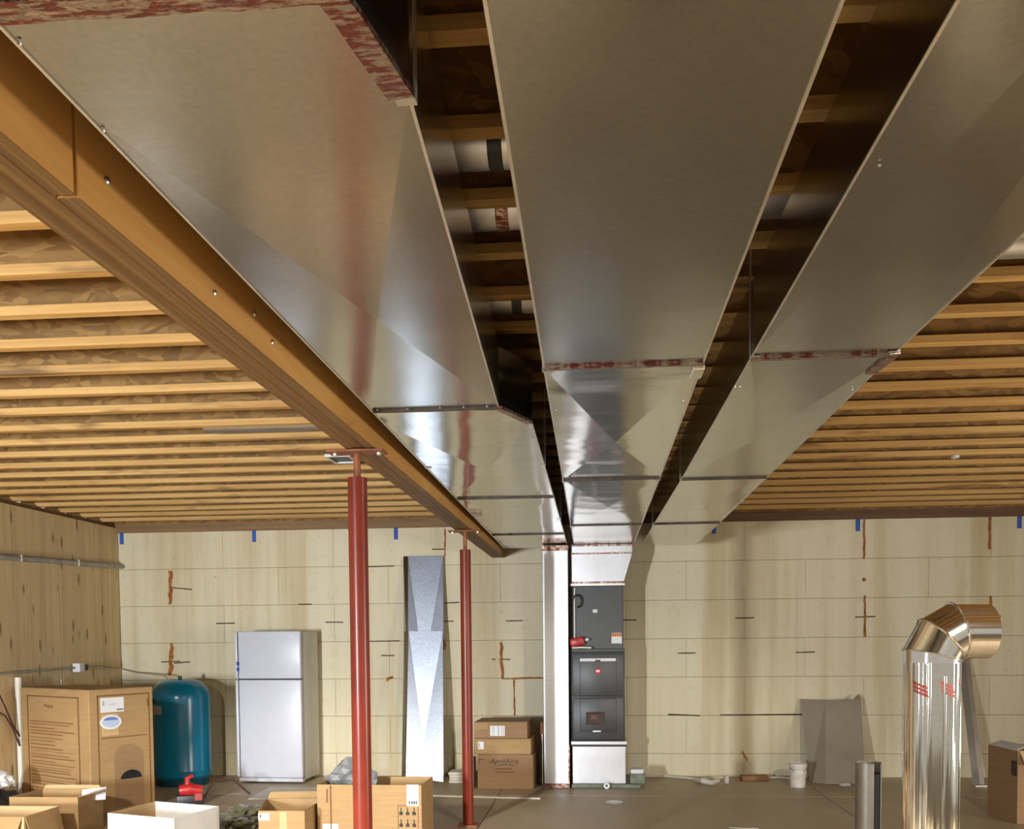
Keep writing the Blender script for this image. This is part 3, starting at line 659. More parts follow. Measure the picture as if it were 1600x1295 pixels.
def text_on(par, i, P, s, u, z, size, mat, name='lettering', ital=0.0):
    a, b = P[i], P[(i+1) % 4]; d, n, L = frame(a, b)
    cu = bpy.data.curves.new(name, 'FONT'); cu.body = s; cu.size = size; cu.align_x = 'CENTER'; cu.extrude = 0.0006; cu.shear = ital
    tmp = bpy.data.objects.new(name, cu); C.objects.link(tmp); me = bpy.data.meshes.new_from_object(tmp); bpy.data.objects.remove(tmp)
    me.materials.clear(); me.materials.append(M[mat]); o = bpy.data.objects.new(name, me); link(o, par)
    p = a+d*(L*u)+n*0.0015+Vector((0, 0, z)); up = Vector((0, 0, 1)); zx = d.cross(up)
    o.matrix_local = Matrix(((d.x, up.x, zx.x, p.x), (d.y, up.y, zx.y, p.y), (d.z, up.z, zx.z, p.z), (0, 0, 0, 1)))
    return o

# big carton
near = ony(138, 1078, 7.95); lf = ony(32, 1082, 8.5); rt = ony(238, 1074, 8.5)
cs = [(lf.x, lf.y), (near.x, near.y), (rt.x, rt.y), (lf.x+rt.x-near.x, lf.y+rt.y-near.y)]
HB = near.z
bb, body, P = closed_box('carton', 'tallest brown appliance carton covered in print beside the blue tank', cs, 0, HB)
# face 0 = left face, face 1 = right face
def outline(i, u0, u1, z0, z1, th, par):
    on_face(P, i, par, u0, u1, z1-th, z1, 'card_print', 'printed_line'); on_face(P, i, par, u0, u0+th/0.78, z0, z1, 'card_print', 'printed_line'); on_face(P, i, par, u1-th/0.78, u1, z0, z1, 'card_print', 'printed_line')
outline(0, 0.10, 0.86, 0.06, HB-0.065, 0.012, body); outline(1, 0.12, 0.94, 0.06, HB-0.05, 0.012, body)
z = HB-0.30; rows = MB(); a, b = P[0], P[1]; d, n, L0 = frame(a, b)
k = 0
while z > 0.10:
    u1 = random.choice([0.5, 0.62, 0.72, 0.78, 0.8]); A = a+d*(L0*0.14)+n*0.0006; Bq = a+d*(L0*u1)+n*0.0006; th = random.choice([0.004, 0.007, 0.009])
    rows.prism([A+Vector((0, 0, z)), Bq+Vector((0, 0, z)), Bq+Vector((0, 0, z+th)), A+Vector((0, 0, z+th))], n*0.001); z -= random.choice([0.022, 0.026, 0.034])
ro = rows.build('printed_text', M['card_print'], body); ro['kind'] = 'stuff'
sq = MB().tube([a+d*(L0*(0.36+0.13*s/14))+n*0.002+Vector((0, 0, HB-0.15-0.012*s/14+0.012*math.sin(s*1.9))) for s in range(15)], 0.004, 6); sq.build('script_mark', M['card_print'], body)
l1 = on_face(P, 1, body, 0.17, 0.53, HB-0.20, HB-0.075, 'label', 'shipping_label'); on_face(P, 1, l1, 0.42, 0.52, HB-0.185, HB-0.175, 'ink', 'label_print', 0.003); on_face(P, 1, l1, 0.20, 0.23, HB-0.14, HB-0.10, 'label_gray', 'label_print', 0.003); on_face(P, 1, l1, 0.30, 0.42, HB-0.135, HB-0.128, 'label_gray', 'label_print', 0.003)
l2 = on_face(P, 1, body, 0.18, 0.44, HB-0.40, HB-0.215, 'card_lit', 'rating_label')
a, b = P[1], P[2]; d, n, L1 = frame(a, b)
def ell(u, z, ru, rz, mat, name, par, off, t=0.001, half=False):
    c = a+d*(L1*u)+n*off+Vector((0, 0, z)); m = 24
    angs = [2*PI*i/m for i in range(m)] if not half else [PI*i/m for i in range(m+1)]
    return MB().prism([c+d*(ru*math.cos(q))+Vector((0, 0, rz*math.sin(q))) for q in angs], n*t).build(name, M[mat], par)
ell(0.32, HB-0.285, 0.105, 0.062, 'label', 'white_oval', l2, 0.003); ell(0.32, HB-0.285, 0.085, 0.045, 'oval_lite', 'blue_oval', l2, 0.004); ell(0.32, HB-0.268, 0.07, 0.028, 'oval', 'blue_arc', l2, 0.0052, half=True)
on_face(P, 1, body, 0.17, 0.90, HB-0.425, HB-0.417, 'card_print', 'printed_line')
c0 = a+d*(L1*0.59)+n*0.0008
pts = [c0+Vector((0, 0, 0.06))-d*0.145, c0+Vector((0, 0, 0.06))+d*0.145] + [c0+d*(0.145*math.cos(q))+Vector((0, 0, 0.50+0.10*math.sin(q))) for q in [PI*i/14 for i in range(15)]]
pt = MB().prism(pts, n*0.001).build('printed_silhouette', M['card_dark'], body)
ell(0.62, 0.30, 0.105, 0.075, 'black', 'hand_hole', body, 0.002, half=True)
on_face(P, 1, body, 0.905, 0.925, HB-0.17, HB-0.10, 'card_print', 'printed_mark')

# stack of three cartons
def rect(px0, px1, pyb, Y, depth, skew=0.0):
    x0 = ony(px0, pyb, Y).x; x1 = ony(px1, pyb, Y).x
    return [(x0, Y), (x1, Y+skew), (x1+0.02, Y+depth), (x0+0.02, Y+depth)]
YS = 9.68; G = 'cartons stacked between the far post and the drop duct'
g = rect(746, 833, 1200, YS, 0.55)
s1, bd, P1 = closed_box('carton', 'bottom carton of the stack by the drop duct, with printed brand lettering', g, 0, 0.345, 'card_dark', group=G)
text_on(bd, 0, P1, 'AprilAire', 0.48, 0.255, 0.075, 'ink', ital=0.25)
sw = P1[0]+Vector((0.02, -0.0015, 0))
MB().tube([P1[0].lerp(P1[1], 0.36+0.3*i/10)+Vector((0, -0.002, 0.232+0.012*math.sin(i/10*PI))) for i in range(11)], 0.0035, 6).build('printed_swoosh', M['ink'], bd)
for u0, u1, z in ((0.32, 0.62, 0.195), (0.34, 0.66, 0.165)): on_face(P1, 0, bd, u0, u1, z, z+0.012, 'card_print', 'printed_line')
on_face(P1, 0, bd, 0.03, 0.12, 0.29, 0.30, 'card_print', 'printed_line'); on_face(P1, 0, bd, 0.03, 0.045, 0.25, 0.30, 'card_print', 'printed_line')
g = rect(741, 829.5, 1165, YS, 0.50)
s2, bd, P1 = closed_box('carton', 'middle carton of the stack by the drop duct, small label at left', g, 0.346, 0.155, 'card', group=G)
lb2 = on_face(P1, 0, bd, 0.065, 0.17, 0.05, 0.125, 'label', 'small_label'); on_face(P1, 0, lb2, 0.075, 0.10, 0.06, 0.115, 'label_gray', 'label_print', 0.003)
g = rect(741, 824, 1140, YS+0.02, 0.52)
s3, bd, P1 = closed_box('carton', 'top carton of the stack by the drop duct, with white barcode label', g, 0.502, 0.165, 'card_dark', group=G)
lb3 = on_face(P1, 0, bd, 0.30, 0.575, 0.025, 0.125, 'label', 'barcode_label')
for u in (0.34, 0.37, 0.44, 0.46, 0.51, 0.54): on_face(P1, 0, lb3, u, u+0.013, 0.03, 0.118, 'label_gray', 'barcode_bar', 0.003)
on_face(P1, 0, bd, 0.0, 0.25, 0.09, 0.155, 'card', 'tape_patch')

# stuff between stack and drop duct
t = thing('metal_rod', 'slim pale rod standing in the gap between cartons and drop duct', 'rod', (ony(847, 1228, 10.0).x, 10.0, 0))
MB().tube([(0.005, 0, 0), (0, 0.1, 0.55)], 0.012, 10).build('rod', M['steel'], t, True); MB().box((-0.02, 0.08, 0.50), (0.02, 0.12, 0.63), 0.004).build('rod_head', M['rust'], t)

# white boards by the far post
t = thing('board_stack', 'low stack of white flat boards on the floor behind the far post', 'boards', (ony(722, 1210, 10.2).x, 10.2, 0))
for k in range(4): MB().box((-0.16+random.uniform(-0.01, 0.01)+0.04, -0.12, 0.028*k), (0.155, 0.12, 0.028*k+0.025), 0.002).build('board', M['board'], t)
t = thing('foam_board', 'upright white board edge between the far post and the carton stack', 'panel', (ony(743, 1222, 9.75).x-0.02, 9.75, 0))
MB().box((-0.05, 0, 0), (0.0, 0.22, 0.30), 0.003).build('panel', M['board'], t)
a = onz(655, 1243); b = onz(845, 1248)
t = thing('white_strip', 'long thin white strip lying on the floor before the carton stack', 'strip', ((a.x+b.x)/2, (a.y+b.y)/2, 0), math.atan2(b.y-a.y, b.x-a.x))
Ls = (b-a).length/2; MB().box((-Ls, -0.03, 0), (Ls, 0.03, 0.012), 0.003).build('strip', M['board'], t)

# foreground open boxes
HT = 0.45
x0 = onz(502, 1222, HT).x; x1 = onz(664, 1222, HT).x; y0 = onz(583, 1226, HT).y
o, pr, P = open_box('open_box', 'tall open carton holding a gray bag, behind the nearer red post', [(x0, y0), (x1, y0-0.02), (x1+0.01, y0+0.42), (x0+0.03, y0+0.42)], HT, ('card', 'card_lit'))
tg = on_face(P, 0, pr[0], 0.86, 0.975, 0.30, 0.455, 'label', 'white_tag')
for k, zz in enumerate((0.435, 0.42, 0.40, 0.38)): on_face(P, 0, tg, 0.875, 0.95, zz, zz+0.006, 'label_gray', 'tag_print', 0.003)
for u in (0.88, 0.905, 0.925, 0.945): on_face(P, 0, tg, u, u+0.013, 0.315, 0.338, 'ink', 'tag_symbol', 0.003)
for r_ in range(2):
    for c_ in range(3):
        u = 0.80+c_*0.062; zz = 0.235-r_*0.085
        on_face(P, 0, pr[0], u, u+0.010, zz, zz+0.055, 'ink', 'handling_symbol'); on_face(P, 0, pr[0], u-0.012, u+0.022, zz, zz+0.024, 'ink', 'handling_symbol')
on_face(P, 0, pr[0], 0.775, 0.78, 0.04, 0.305, 'card_print', 'printed_line'); on_face(P, 0, pr[0], 0.775, 0.97, 0.30, 0.305, 'card_print', 'printed_line'); on_face(P, 0, pr[0], 0.965, 0.97, 0.04, 0.30, 'card_print', 'printed_line')
on_face(P, 0, pr[0], 0.125, 0.14, 0.10, HT-0.005, 'card_print', 'fold_line'); on_face(P, 0, pr[0], 0.09, 0.105, 0.32, 0.42, 'card_print', 'printed_mark')
on_face(P, 0, pr[0], 0.05, 0.20, 0.06, 0.165, 'label', 'shipping_label')
bxT = (x0, x1, y0)

HM = 0.30
x0 = onz(403, 1267, HM).x; y0 = onz(450, 1267, HM).y; x1 = min(onz(503, 1267, HM).x, bxT[0]-0.02)
o, pr, P = open_box('open_box', 'low open empty carton left of the tall carton with the bag', [(x0, y0), (x1, y0), (x1-0.01, y0+0.58), (x0-0.12, y0+0.52)], HM, ('card', 'card_lit'), flaps=((2, 0.05, 20),))
on_face(P, 0, pr[0], 0.0, 0.24, 0.235, 0.285, 'label', 'white_label'); on_face(P, 0, pr[0], 0.46, 0.62, 0.12, 0.295, 'card_lit', 'tape_strip')
on_face(P, 0, pr[0], 0.03, 0.07, 0.255, 0.272, 'ink', 'label_print', 0.004)

HW = 0.30
c1 = onz(168, 1270, HW); c2 = onz(272, 1279, HW); c3 = onz(341, 1258, HW); c4 = onz(243, 1253, HW)
c3 = c3.lerp(c2+(c4-c1), 0.5); c4 = c1+(c3-c2)
M['white_card'] = plain('white_cardboard', (0.68, 0.67, 0.64), 0.6, var=0.06)
o, pr, P = open_box('open_box', 'white open carton in the foreground among the brown cartons', [(c1.x, c1.y), (c2.x, c2.y), (c3.x, c3.y), (c4.x, c4.y)], HW, ('white_card', 'white_card'))
pr[3].data.materials[0] = M['card']

HA = 0.32
xa = onz(62, 1233, HA).x; xb = onz(158, 1233, HA).x; ya = onz(110, 1232, HA).y
o, pr, P = open_box('open_box', 'brown open carton with white paper sticking out, before the tallest carton', [(xa-0.02, ya-0.42), (xb+0.02, ya-0.42), (xb, ya), (xa, ya)], HA-0.0, ('card', 'card_lit'), flaps=((1, 0.22, 75), (2, 0.03, 5, 'card_lit')))
t = thing('paper_sheet', 'white folded paper leaning in the brown carton by the tallest carton', 'paper', (onz(118, 1246, HA).x, ya-0.16, 0.25), 0.06)
MB().hexa([(-0.10, 0, 0), (0.09, 0, 0.01), (0.09, 0.004, 0.01), (-0.10, 0.004, 0), (-0.10, 0.02, 0.085), (0.09, 0.02, 0.105), (0.09, 0.024, 0.105), (-0.10, 0.024, 0.085)]).build('sheet', M['label'], t)
t = thing('dark_pan', 'dark round pan lying inside the brown carton with the paper', 'pan', (onz(85, 1255, 0.28).x, ya-0.16, 0.19))
MB().lathe([(0, 0.05), (0.09, 0.052), (0.12, 0.045), (0.125, 0.02), (0.10, 0.0), (0, 0)], 28).build('pan', M['bag_gray'], t, True)

HBx = 0.30
xa = onz(-18, 1258, HBx).x; xb = onz(97, 1258, HBx).x; ya = onz(50, 1259, HBx).y
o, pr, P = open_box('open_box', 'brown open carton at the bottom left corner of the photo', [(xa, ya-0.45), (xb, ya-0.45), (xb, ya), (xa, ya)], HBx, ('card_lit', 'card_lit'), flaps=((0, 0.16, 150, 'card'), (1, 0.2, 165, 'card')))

# right carton
Y1, Y2 = 8.5, 8.02
a = ony(1543, 1262, Y1); b = ony(1589, 1287, Y2); hR = ony(1543, 1163, Y1).z
d = (Vector((a.x-b.x, a.y-b.y, 0))).normalized(); n = Vector((d.y, -d.x, 0))
cs = [(a.x, a.y), (b.x, b.y), (b.x+n.x*0.55, b.y+n.y*0.55), (a.x+n.x*0.55, a.y+n.y*0.55)]
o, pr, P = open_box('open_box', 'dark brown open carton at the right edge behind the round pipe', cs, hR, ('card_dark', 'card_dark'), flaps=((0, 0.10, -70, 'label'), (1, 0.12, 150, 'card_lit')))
on_face(P, 0, pr[0], 0.80, 0.97, hR-0.20, hR-0.08, 'black', 'hand_hole')

# ------------------------------------------------------------------ bags and heaps
def lump(rx, ry, rz, seed, amp=0.35, sub_=3, freq=1.6):
    m = MB(); bmesh.ops.create_icosphere(m.bm, subdivisions=sub_, radius=1.0)
    for v in m.bm.verts:
        q = v.co*freq+Vector((seed*3.1, seed*1.7, seed)); k = 1+amp*noise.noise(q)+amp*0.5*noise.noise(q*2.3)+amp*0.3*noise.noise(q*5)
        v.co = Vector((v.co.x*rx*k, v.co.y*ry*k, max(-0.75, v.co.z*k)*rz))
    zmin = min(v.co.z for v in m.bm.verts)
    for v in m.bm.verts: v.co.z -= zmin
    return m
xT = (bxT[0]+bxT[1])/2
t = thing('gray_bag', 'crumpled gray plastic bag bulging out of the tall open carton', 'bag', (onz(560, 1215, 0.45).x, bxT[2]+0.21, 0.30))
lump(0.17, 0.095, 0.155, 2, 0.5).build('bag_body', M['bag_gray'], t)
t = thing('black_bag', 'black bag on the floor at the left edge below the white pipe', 'bag', (ony(-5, 1230, 7.9).x, 7.9, 0))
lump(0.17, 0.2, 0.15, 5, 0.3).build('bag_body', M['black'], t)
t = thing('white_bag', 'white plastic bag lying on the black bag at the left edge', 'bag', (ony(6, 1215, 7.9).x-0.02, 7.86, 0.275))
lump(0.12, 0.12, 0.075, 7, 0.45).build('bag_body', M['bag_white'], t)
p = onz(374, 1278, 0.06)
t = thing('plastic_wrap', 'crumpled heap of clear plastic wrap between white carton and low carton', 'wrap', (p.x, p.y, 0))
lump(0.16, 0.42, 0.075, 9, 0.6, 4, 2.2).build('wrap', M['plastic'], t)
p = onz(322, 1262, 0.0)
# red tool
p = onz(297, 1256)
t = thing('power_tool', 'small red and black power tool on the floor before the blue tank', 'tool', (p.x, p.y, 0), 0.4)
MB().box((-0.12, -0.07, 0), (0.12, 0.07, 0.09), 0.015, seg=2).build('base', M['black'], t, True)
MB().tube([(-0.09, -0.02, 0.13), (0.0, -0.02, 0.14), (0.11, -0.02, 0.12)], [0.05, 0.06, 0.045], 16).build('motor_housing', M['red'], t, True)
MB().tube([(-0.02, -0.02, 0.17), (-0.02, -0.01, 0.24), (0.03, 0, 0.26)], [0.03, 0.025, 0.02], 12).build('handle', M['red'], t, True)
MB().tube([(0.12, 0, 0.05), (0.22, 0.15, 0.18), (0.40, 0.3, 0.16), (0.55, 0.35, 0.01)], 0.011, 8).build('cable', M['cord'], t, True)
MB().box((0.04, -0.095, 0.04), (0.11, -0.065, 0.11), 0.006).build('switch_plate', M['pip_red'], t)
a = onz(455, 1238)
t = thing('cardboard_sheet', 'flattened pale cardboard sheet on the floor in front of the refrigerator', 'sheet', (a.x+0.12, a.y-0.05, 0.001), 0.05)
MB().box((-0.42, -0.35, 0), (0.42, 0.38, 0.006), 0.001).build('sheet', M['galv_dull'] if False else M['board'], t)

# ------------------------------------------------------------------ leaning sheet metal, panel, pole, bucket
lt = thing('duct_panels', 'two bright creased duct panels leaning upright against the back wall', 'sheet metal', (-1.82, 10.2, 0))
O = Vector((-1.82, 10.2, 0))
def lp(px, py, k=0.0):
    # point on the leaning plane y = 10.12 + k + 0.17 z
    d = ray(px, py); q = (10.12+k+0.16*CZ)/(d.y-0.16*d.z); return CAM+d*q
def creased(bl, br, tl, tr, cpt, name):
    m = MB(); bm = m.bm; v = [bm.verts.new(Vector(q)-O) for q in (bl, br, tr, tl)]; c = bm.verts.new(Vector(cpt)-O)
    for i in range(4): bm.faces.new((v[i], v[(i+1) % 4], c))
    bmesh.ops.recalc_face_normals(bm, faces=bm.faces)
    bmesh.ops.solidify(bm, geom=bm.faces[:], thickness=0.002)
    o = m.build(name, M['galv_panel'], lt)
    # folded side flange turning back from the left edge
    fb_, ft_ = Vector((-0.055, 0.06, 0)), Vector((-0.055, 0.02, 0))
    MB().prism([bl-O, tl-O, tl+ft_-O, bl+fb_-O], (0.002, 0.002, 0)).build('side_flange', M['galv'], o)
    return o
a, b = lp(634, 1214), lp(693, 1222); a.z = max(a.z, 0.03); b.z = max(b.z, 0.004)
creased(a, b, lp(638.5, 986), lp(692, 986), lp(661, 1158)+Vector((0, 0.026, 0)), 'lower_panel')
creased(lp(638, 1110, 0.03), lp(693, 1110, 0.03), lp(637.5, 869, 0.02), lp(692.5, 868, 0.02), lp(662, 1050, 0.03)+Vector((0, 0.024, 0)), 'upper_panel')

gp = thing('sheet_metal', 'dull gray folded metal panel leaning on the right part of the wall', 'sheet metal', (2.4, 10.1, 0))
O2 = Vector((2.4, 10.1, 0))
def gl(px, py):
    d = ray(px, py); k = 0.45; s = (10.05+k*CZ)/(d.y-k*d.z); return CAM+d*s
q = [gl(1269, 1225), gl(1290, 1225), gl(1352, 1226), gl(1345, 1092), gl(1290, 1094), gl(1254, 1093)]
for v in q[:3]: v.z = max(v.z, 0.003)
m = MB(); v = [m.bm.verts.new(Vector(x)-O2+Vector((0, 0.11 if i in (0, 5) else 0, 0))) for i, x in enumerate(q)]
m.bm.faces.new((v[0], v[1], v[4], v[5])); m.bm.faces.new((v[1], v[2], v[3], v[4]))
tip = m.bm.verts.new(gl(1343, 1084)-O2+Vector((0, 0.03, 0))); e = m.bm.verts.new(q[3].lerp(q[4], 0.22)-O2); m.bm.faces.new((v[3], tip, e))
bmesh.ops.recalc_face_normals(m.bm, faces=m.bm.faces); bmesh.ops.solidify(m.bm, geom=m.bm.faces[:], thickness=0.002); m.build('folded_sheet', M['panel_gray'], gp)

p0 = onz(1531, 1229); p1 = ony(1506, 1020, YB-0.06)
t = thing('metal_angle', 'long thin metal angle leaning on the wall behind the round pipe', 'metal strip', p0)
dv = (p1-p0)*1.12; dv.z = min(dv.z, 2.2); r_ = Vector((0.045, 0, 0)); bk = Vector((-0.06, 0.02, 0))
MB().prism([Vector((0, 0, 0.02)), r_+Vector((0, 0, 0.02)), r_+Vector((0, 0.004, 0.02)), Vector((0, 0.004, 0.02))], dv*0.97).build('face_leg', M['lip'], t)
MB().prism([Vector((0, 0.0, 0.02)), Vector((0.002, 0.004, 0.02)), bk+Vector((0.002, 0.004, 0.02)), bk+Vector((0, 0, 0.02))], dv*0.97).build('side_leg', M['galv_dull'], t)
MB().box((-0.055, -0.035, 0.0), (0.06, 0.03, 0.02), 0.003).build('foot', M['steel'], t)

p = onz(1249, 1231); t = thing('bucket', 'small white plastic bucket on the floor left of the gray panel', 'bucket', (p.x, p.y+0.08, 0))
MB().lathe([(0, 0), (0.072, 0), (0.084, 0.20), (0.089, 0.20), (0.089, 0.235), (0.080, 0.235), (0.080, 0.21), (0.068, 0.01), (0, 0.01)], 32).build('pail', M['bucket'], t, True)
MB().tube([(0.088*math.cos(q_), 0.088*math.sin(q_)-0.004, 0.21-0.09*math.sin(-q_) if False else 0.21+0.05*math.sin(q_)) for q_ in [PI+PI*i/12 for i in range(13)]], 0.003, 6).build('handle', M['steel'], t, True)
# debris along the foot of the back wall
p = onz(1178, 1219); t = thing('wood_scrap', 'brown wood offcut on the floor at the foot of the right wall', 'wood', (p.x, p.y, 0), 0.15)
MB().box((-0.14, -0.05, 0), (0.14, 0.05, 0.055), 0.008, seg=2).build('offcut', M['scrapwood'], t)
def ribbon(label, pts, wd, name='trim_scrap'):
    w_ = [onz(*q) for q in pts]; t = thing(name, label, 'scrap', w_[0]); m = MB()
    m.tube([q-w_[0]+Vector((0, 0, wd*0.5+0.004+0.01*(i % 2))) for i, q in enumerate(w_)], wd*0.5, 8); return m.build('scrap', M['board'], t)
ribbon('white plastic scrap along the wall right of the pump', [(1000, 1215), (1040, 1216), (1090, 1219), (1130, 1218)], 0.022, 'pipe_scrap')
ribbon('short white strip curled beside the wood offcut on the floor', [(1088, 1222), (1098, 1226), (1112, 1227), (1122, 1225)], 0.05, 'strip_scrap')
ribbon('thin white strip between the wood offcut and the bucket', [(1198, 1217), (1220, 1217.5), (1236, 1218)], 0.02, 'strip_scrap')
p = onz(1135, 1223); t = thing('plastic_cap', 'small white cap on the floor left of the wood offcut', 'cap', (p.x, p.y, 0))  # loose white plastic cap
MB().lathe([(0, 0.07), (0.022, 0.07), (0.025, 0.06), (0.025, 0.0), (0, 0)], 18).build('cap', M['label'], t, True)
p = onz(1160, 1294); t = thing('paper_scrap', 'pale torn paper scrap on the floor at the bottom edge of the photo', 'scrap', (p.x, p.y, 0))
MB().prism([(-0.1, 0.02, 0.001), (0.0, -0.03, 0.001), (0.12, -0.02, 0.001), (0.1, 0.0, 0.001), (-0.02, 0.01, 0.001)], (0, 0, 0.004)).build('scrap', M['board'], t)
p = onz(1318, 1227); t = thing('rag', 'small pale rag on the floor before the gray panel', 'rag', (p.x, p.y-0.05, 0))
lump(0.06, 0.05, 0.02, 3, 0.4, 2).build('rag', M['board'], t)

# ------------------------------------------------------------------ round pipes on the right
RP, YP = 0.091, 3.42
c = ony(1455, 1150, YP)
pp = thing('round_pipe', 'tall shiny round duct pipe with elbow on top, standing at right', 'pipe', (c.x, YP, 0), math.radians(8))
ZC = ony(1455, 1035, YP).z
MB().lathe([(RP, 0.0), (RP, ZC)], 64).build('straight_pipe', M['pipe'], pp, True)
MB().box((-0.004, -RP-0.0035, 0.0), (0.004, -RP+0.003, ZC-0.04), 0.001).build('lock_seam', M['pipe'], pp)
# elbow: four gores swept about the inner corner
Cx = RP+0.012
def ring(theta, n=56, k=1.0):
    # cross-section plane at bend angle theta (0 = horizontal ring at the pipe top)
    out = []
    for i in range(n):
        a_ = 2*PI*i/n; lx, ly = RP*k*math.cos(a_), RP*k*math.sin(a_)
        rr = Cx-lx
        out.append((rr, ly))
    return out
def gore(t0, t1, name, ta, tb):
    # straight cylinder of axis direction at tm, cut by planes t0 and t1 through the bend centre
    tm = ta; m = MB(); n = 56; rows = []
    for th in (t0, t1):
        row = []
        for i in range(n):
            a_ = 2*PI*i/n; lx, ly = RP*math.cos(a_), RP*math.sin(a_)
            rr = (Cx-lx)/math.cos(th-tm)
            row.append(m.bm.verts.new((Cx-rr*math.cos(th), ly, ZC+rr*math.sin(th))))
        rows.append(row)
    for i in range(n): m.bm.faces.new((rows[0][i], rows[0][(i+1) % n], rows[1][(i+1) % n], rows[1][i]))
    o = m.build(name, M['elbow'], el, True)
    return o
el = sub('elbow', pp)
D_ = math.radians
gore(D_(0), D_(13), 'gore', D_(0), 0); gore(D_(13), D_(45), 'gore', D_(29), 0); gore(D_(45), D_(77), 'gore', D_(61), 0); gore(D_(77), D_(90), 'gore', D_(90), 0)
def bead(th, name='seam_bead'):
    tm = {13: 0, 45: 29, 77: 61}[th]; tmr = D_(tm); t_ = D_(th); pts = []
    for i in range(49):
        a_ = 2*PI*i/48; lx, ly = (RP+0.002)*math.cos(a_), (RP+0.002)*math.sin(a_); rr = (Cx-lx)/math.cos(t_-tmr)
        pts.append((Cx-rr*math.cos(t_), ly, ZC+rr*math.sin(t_)))
    MB().tube(pts, 0.0035, 8, False).build(name, M['elbow'], el, True)
for th in (13, 45, 77): bead(th)
m = MB(); n = 56; rows = []
for xx in (Cx, Cx+0.085):
    rows.append([m.bm.verts.new((xx, RP*math.sin(2*PI*i/n), ZC+Cx-RP*math.cos(2*PI*i/n))) for i in range(n)])
for i in range(n): m.bm.faces.new((rows[0][i], rows[0][(i+1) % n], rows[1][(i+1) % n], rows[1][i]))
m.build('outlet_collar', M['elbow'], el, True)
# red printed tape marks round the pipe below the elbow
for k, a0 in enumerate((-2.72, -1.75, -0.95)):
    nn = 3 if k < 2 else 1
    for r_ in range(nn):
        for s_ in range(5 if k < 2 else 2):
            aa = a0+s_*0.11+r_*0.03; zz = ZC-0.065-0.014*r_-0.004*s_
            pts = [((RP+0.0006)*math.cos(aa+da), (RP+0.0006)*math.sin(aa+da), zz+dz) for da, dz in ((0, 0), (0.095, -0.005), (0.095, 0.004), (0, 0.009))]
            MB().prism(pts, (0.0008*math.cos(aa), 0.0008*math.sin(aa), 0)).build('red_print', M['pip_red'], pp)
# short open-seam pipe
RS, YS2 = 0.058, 4.62
c = ony(1357, 1191, YS2)
sp_ = thing('round_pipe', 'short dark-slit round pipe standing left of the tall pipe', 'pipe', (c.x, YS2, 0))
m = MB(); n = 44; g0, g1 = D_(-62), D_(-62)+2*PI-D_(38); rows = []
for zz in (0, c.z):
    rows.append([m.bm.verts.new((RS*math.cos(g0+(g1-g0)*i/n+D_(20)), RS*math.sin(g0+(g1-g0)*i/n+D_(20)), zz)) for i in range(n+1)])
for i in range(n): m.bm.faces.new((rows[0][i], rows[0][i+1], rows[1][i+1], rows[1][i]))
bmesh.ops.solidify(m.bm, geom=m.bm.faces[:], thickness=0.0012)
m.build('open_seam_pipe', M['galv_dull'], sp_, True)
MB().lathe([(RS*0.93, 0.002), (RS*0.93, c.z-0.05), (0, c.z-0.051)], 32).build('dark_inside', M['void'], sp_, True)

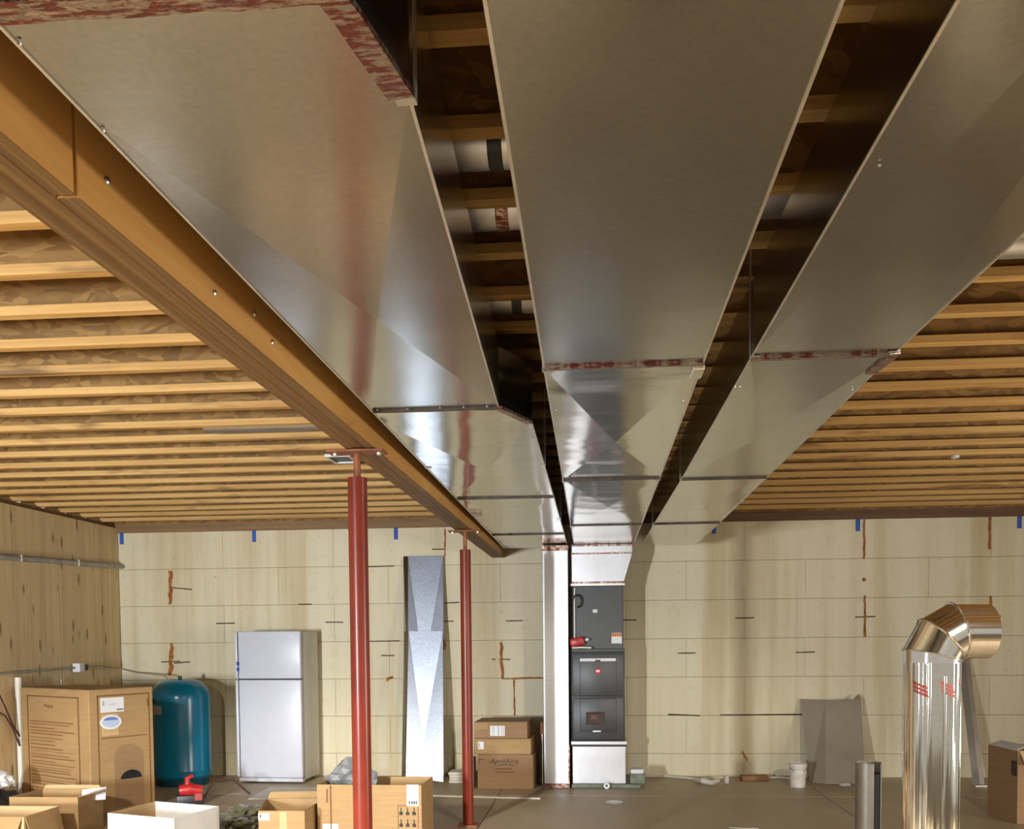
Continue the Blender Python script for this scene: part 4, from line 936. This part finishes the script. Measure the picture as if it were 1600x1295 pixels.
# ------------------------------------------------------------------ services on the left wall
XW = XL+0.045
a = onx(-40, 866, XW); b = onx(190, 885, XW); b.y = min(b.y, YB-0.02)
t = thing('conduit', 'thick gray conduit running along the upper plywood wall', 'conduit', (XW, 0, 0)); o_ = Vector((XW, 0, 0))
MB().tube([Vector((XW, a.y-1.5, a.z-0.03))-o_, a-o_, b-o_], 0.028, 16).build('tube', M['conduit'], t, True)
for yy in (8.6, 9.6): MB().box((-0.044, yy-0.012, a.lerp(b, (yy-a.y)/(b.y-a.y)).z-0.032), (0.03, yy+0.012, a.lerp(b, (yy-a.y)/(b.y-a.y)).z+0.032), 0.004).build('strap', M['steel'], t)
a = onx(-20, 1054, XW); b = onx(118, 1043, XW)
t = thing('conduit', 'thin dark conduit on the lower plywood wall feeding the small box', 'conduit', (XW, 0, 0))
MB().tube([a-o_, b-o_], 0.011, 10).build('tube', M['conduit'], t, True)
t = thing('junction_box', 'small white and black junction box on the plywood wall', 'electrical box', b)
MB().box((-0.03, -0.01, -0.045), (0.05, 0.09, 0.045), 0.006).build('box', M['label'], t); MB().box((0.0, 0.09, -0.03), (0.055, 0.15, 0.03), 0.005).build('plug', M['black'], t); MB().box((0.0, 0.15, -0.025), (0.045, 0.165, 0.028), 0.003).build('face', M['label'], t)
q0 = b+Vector((0.02, 0.16, 0)); qe = Vector((-4.57, 9.90, 1.02))
w1 = ony(187, 1044, YB-0.03); w2 = ony(208, 1050, YB-0.1); 
t = thing('wire', 'thin gray wire from the junction box to the blue tank', 'wire', q0)
MB().tube([Vector((0, 0, 0)), onx(160, 1040, XW)-q0, w1-q0, w2-q0, Vector((-4.62, 10.25, 1.12))-q0, Vector((-4.52, 10.12, 1.04))-q0], 0.006, 8).build('wire', M['conduit'], t, True)
a = onx(28, 1058, XL+0.04); b = onx(28, 1182, XL+0.04)
t = thing('pvc_pipe', 'white upright plastic pipe on the plywood wall behind the tallest carton', 'pipe', (XL+0.04, a.y, 0))
MB().tube([(0, 0, 0.0), (0, 0, a.z)], 0.026, 14).build('pipe', M['pvc'], t, True); MB().tube([(0, 0, a.z-0.18), (0, 0, a.z)], 0.031, 14).build('coupling', M['pvc'], t, True)
for k, (pts, lab) in enumerate((([(-6, 1075), (6, 1100), (18, 1128), (30, 1150)], 'upper dark cord drooping at the left edge behind the carton'), ([(-6, 1110), (8, 1118), (20, 1138), (31, 1165)], 'lower dark cord drooping at the left edge behind the carton'))):
    w_ = [onx(*q_, XL+0.05) for q_ in pts]; t = thing('cord', lab, 'cord', w_[0]); MB().tube([q_-w_[0] for q_ in w_], 0.008, 8).build('cord', M['cord'], t, True)
p = onx(94, 1075, XL+0.01); t = thing('pipe_hook', 'small gray hook on the plywood wall above the tallest carton', 'hook', p)
MB().tube([(0.01, 0, 0.09), (0.02, 0, -0.05), (0.05, 0.02, -0.08)], 0.010, 8).build('hook', M['conduit'], t, True)
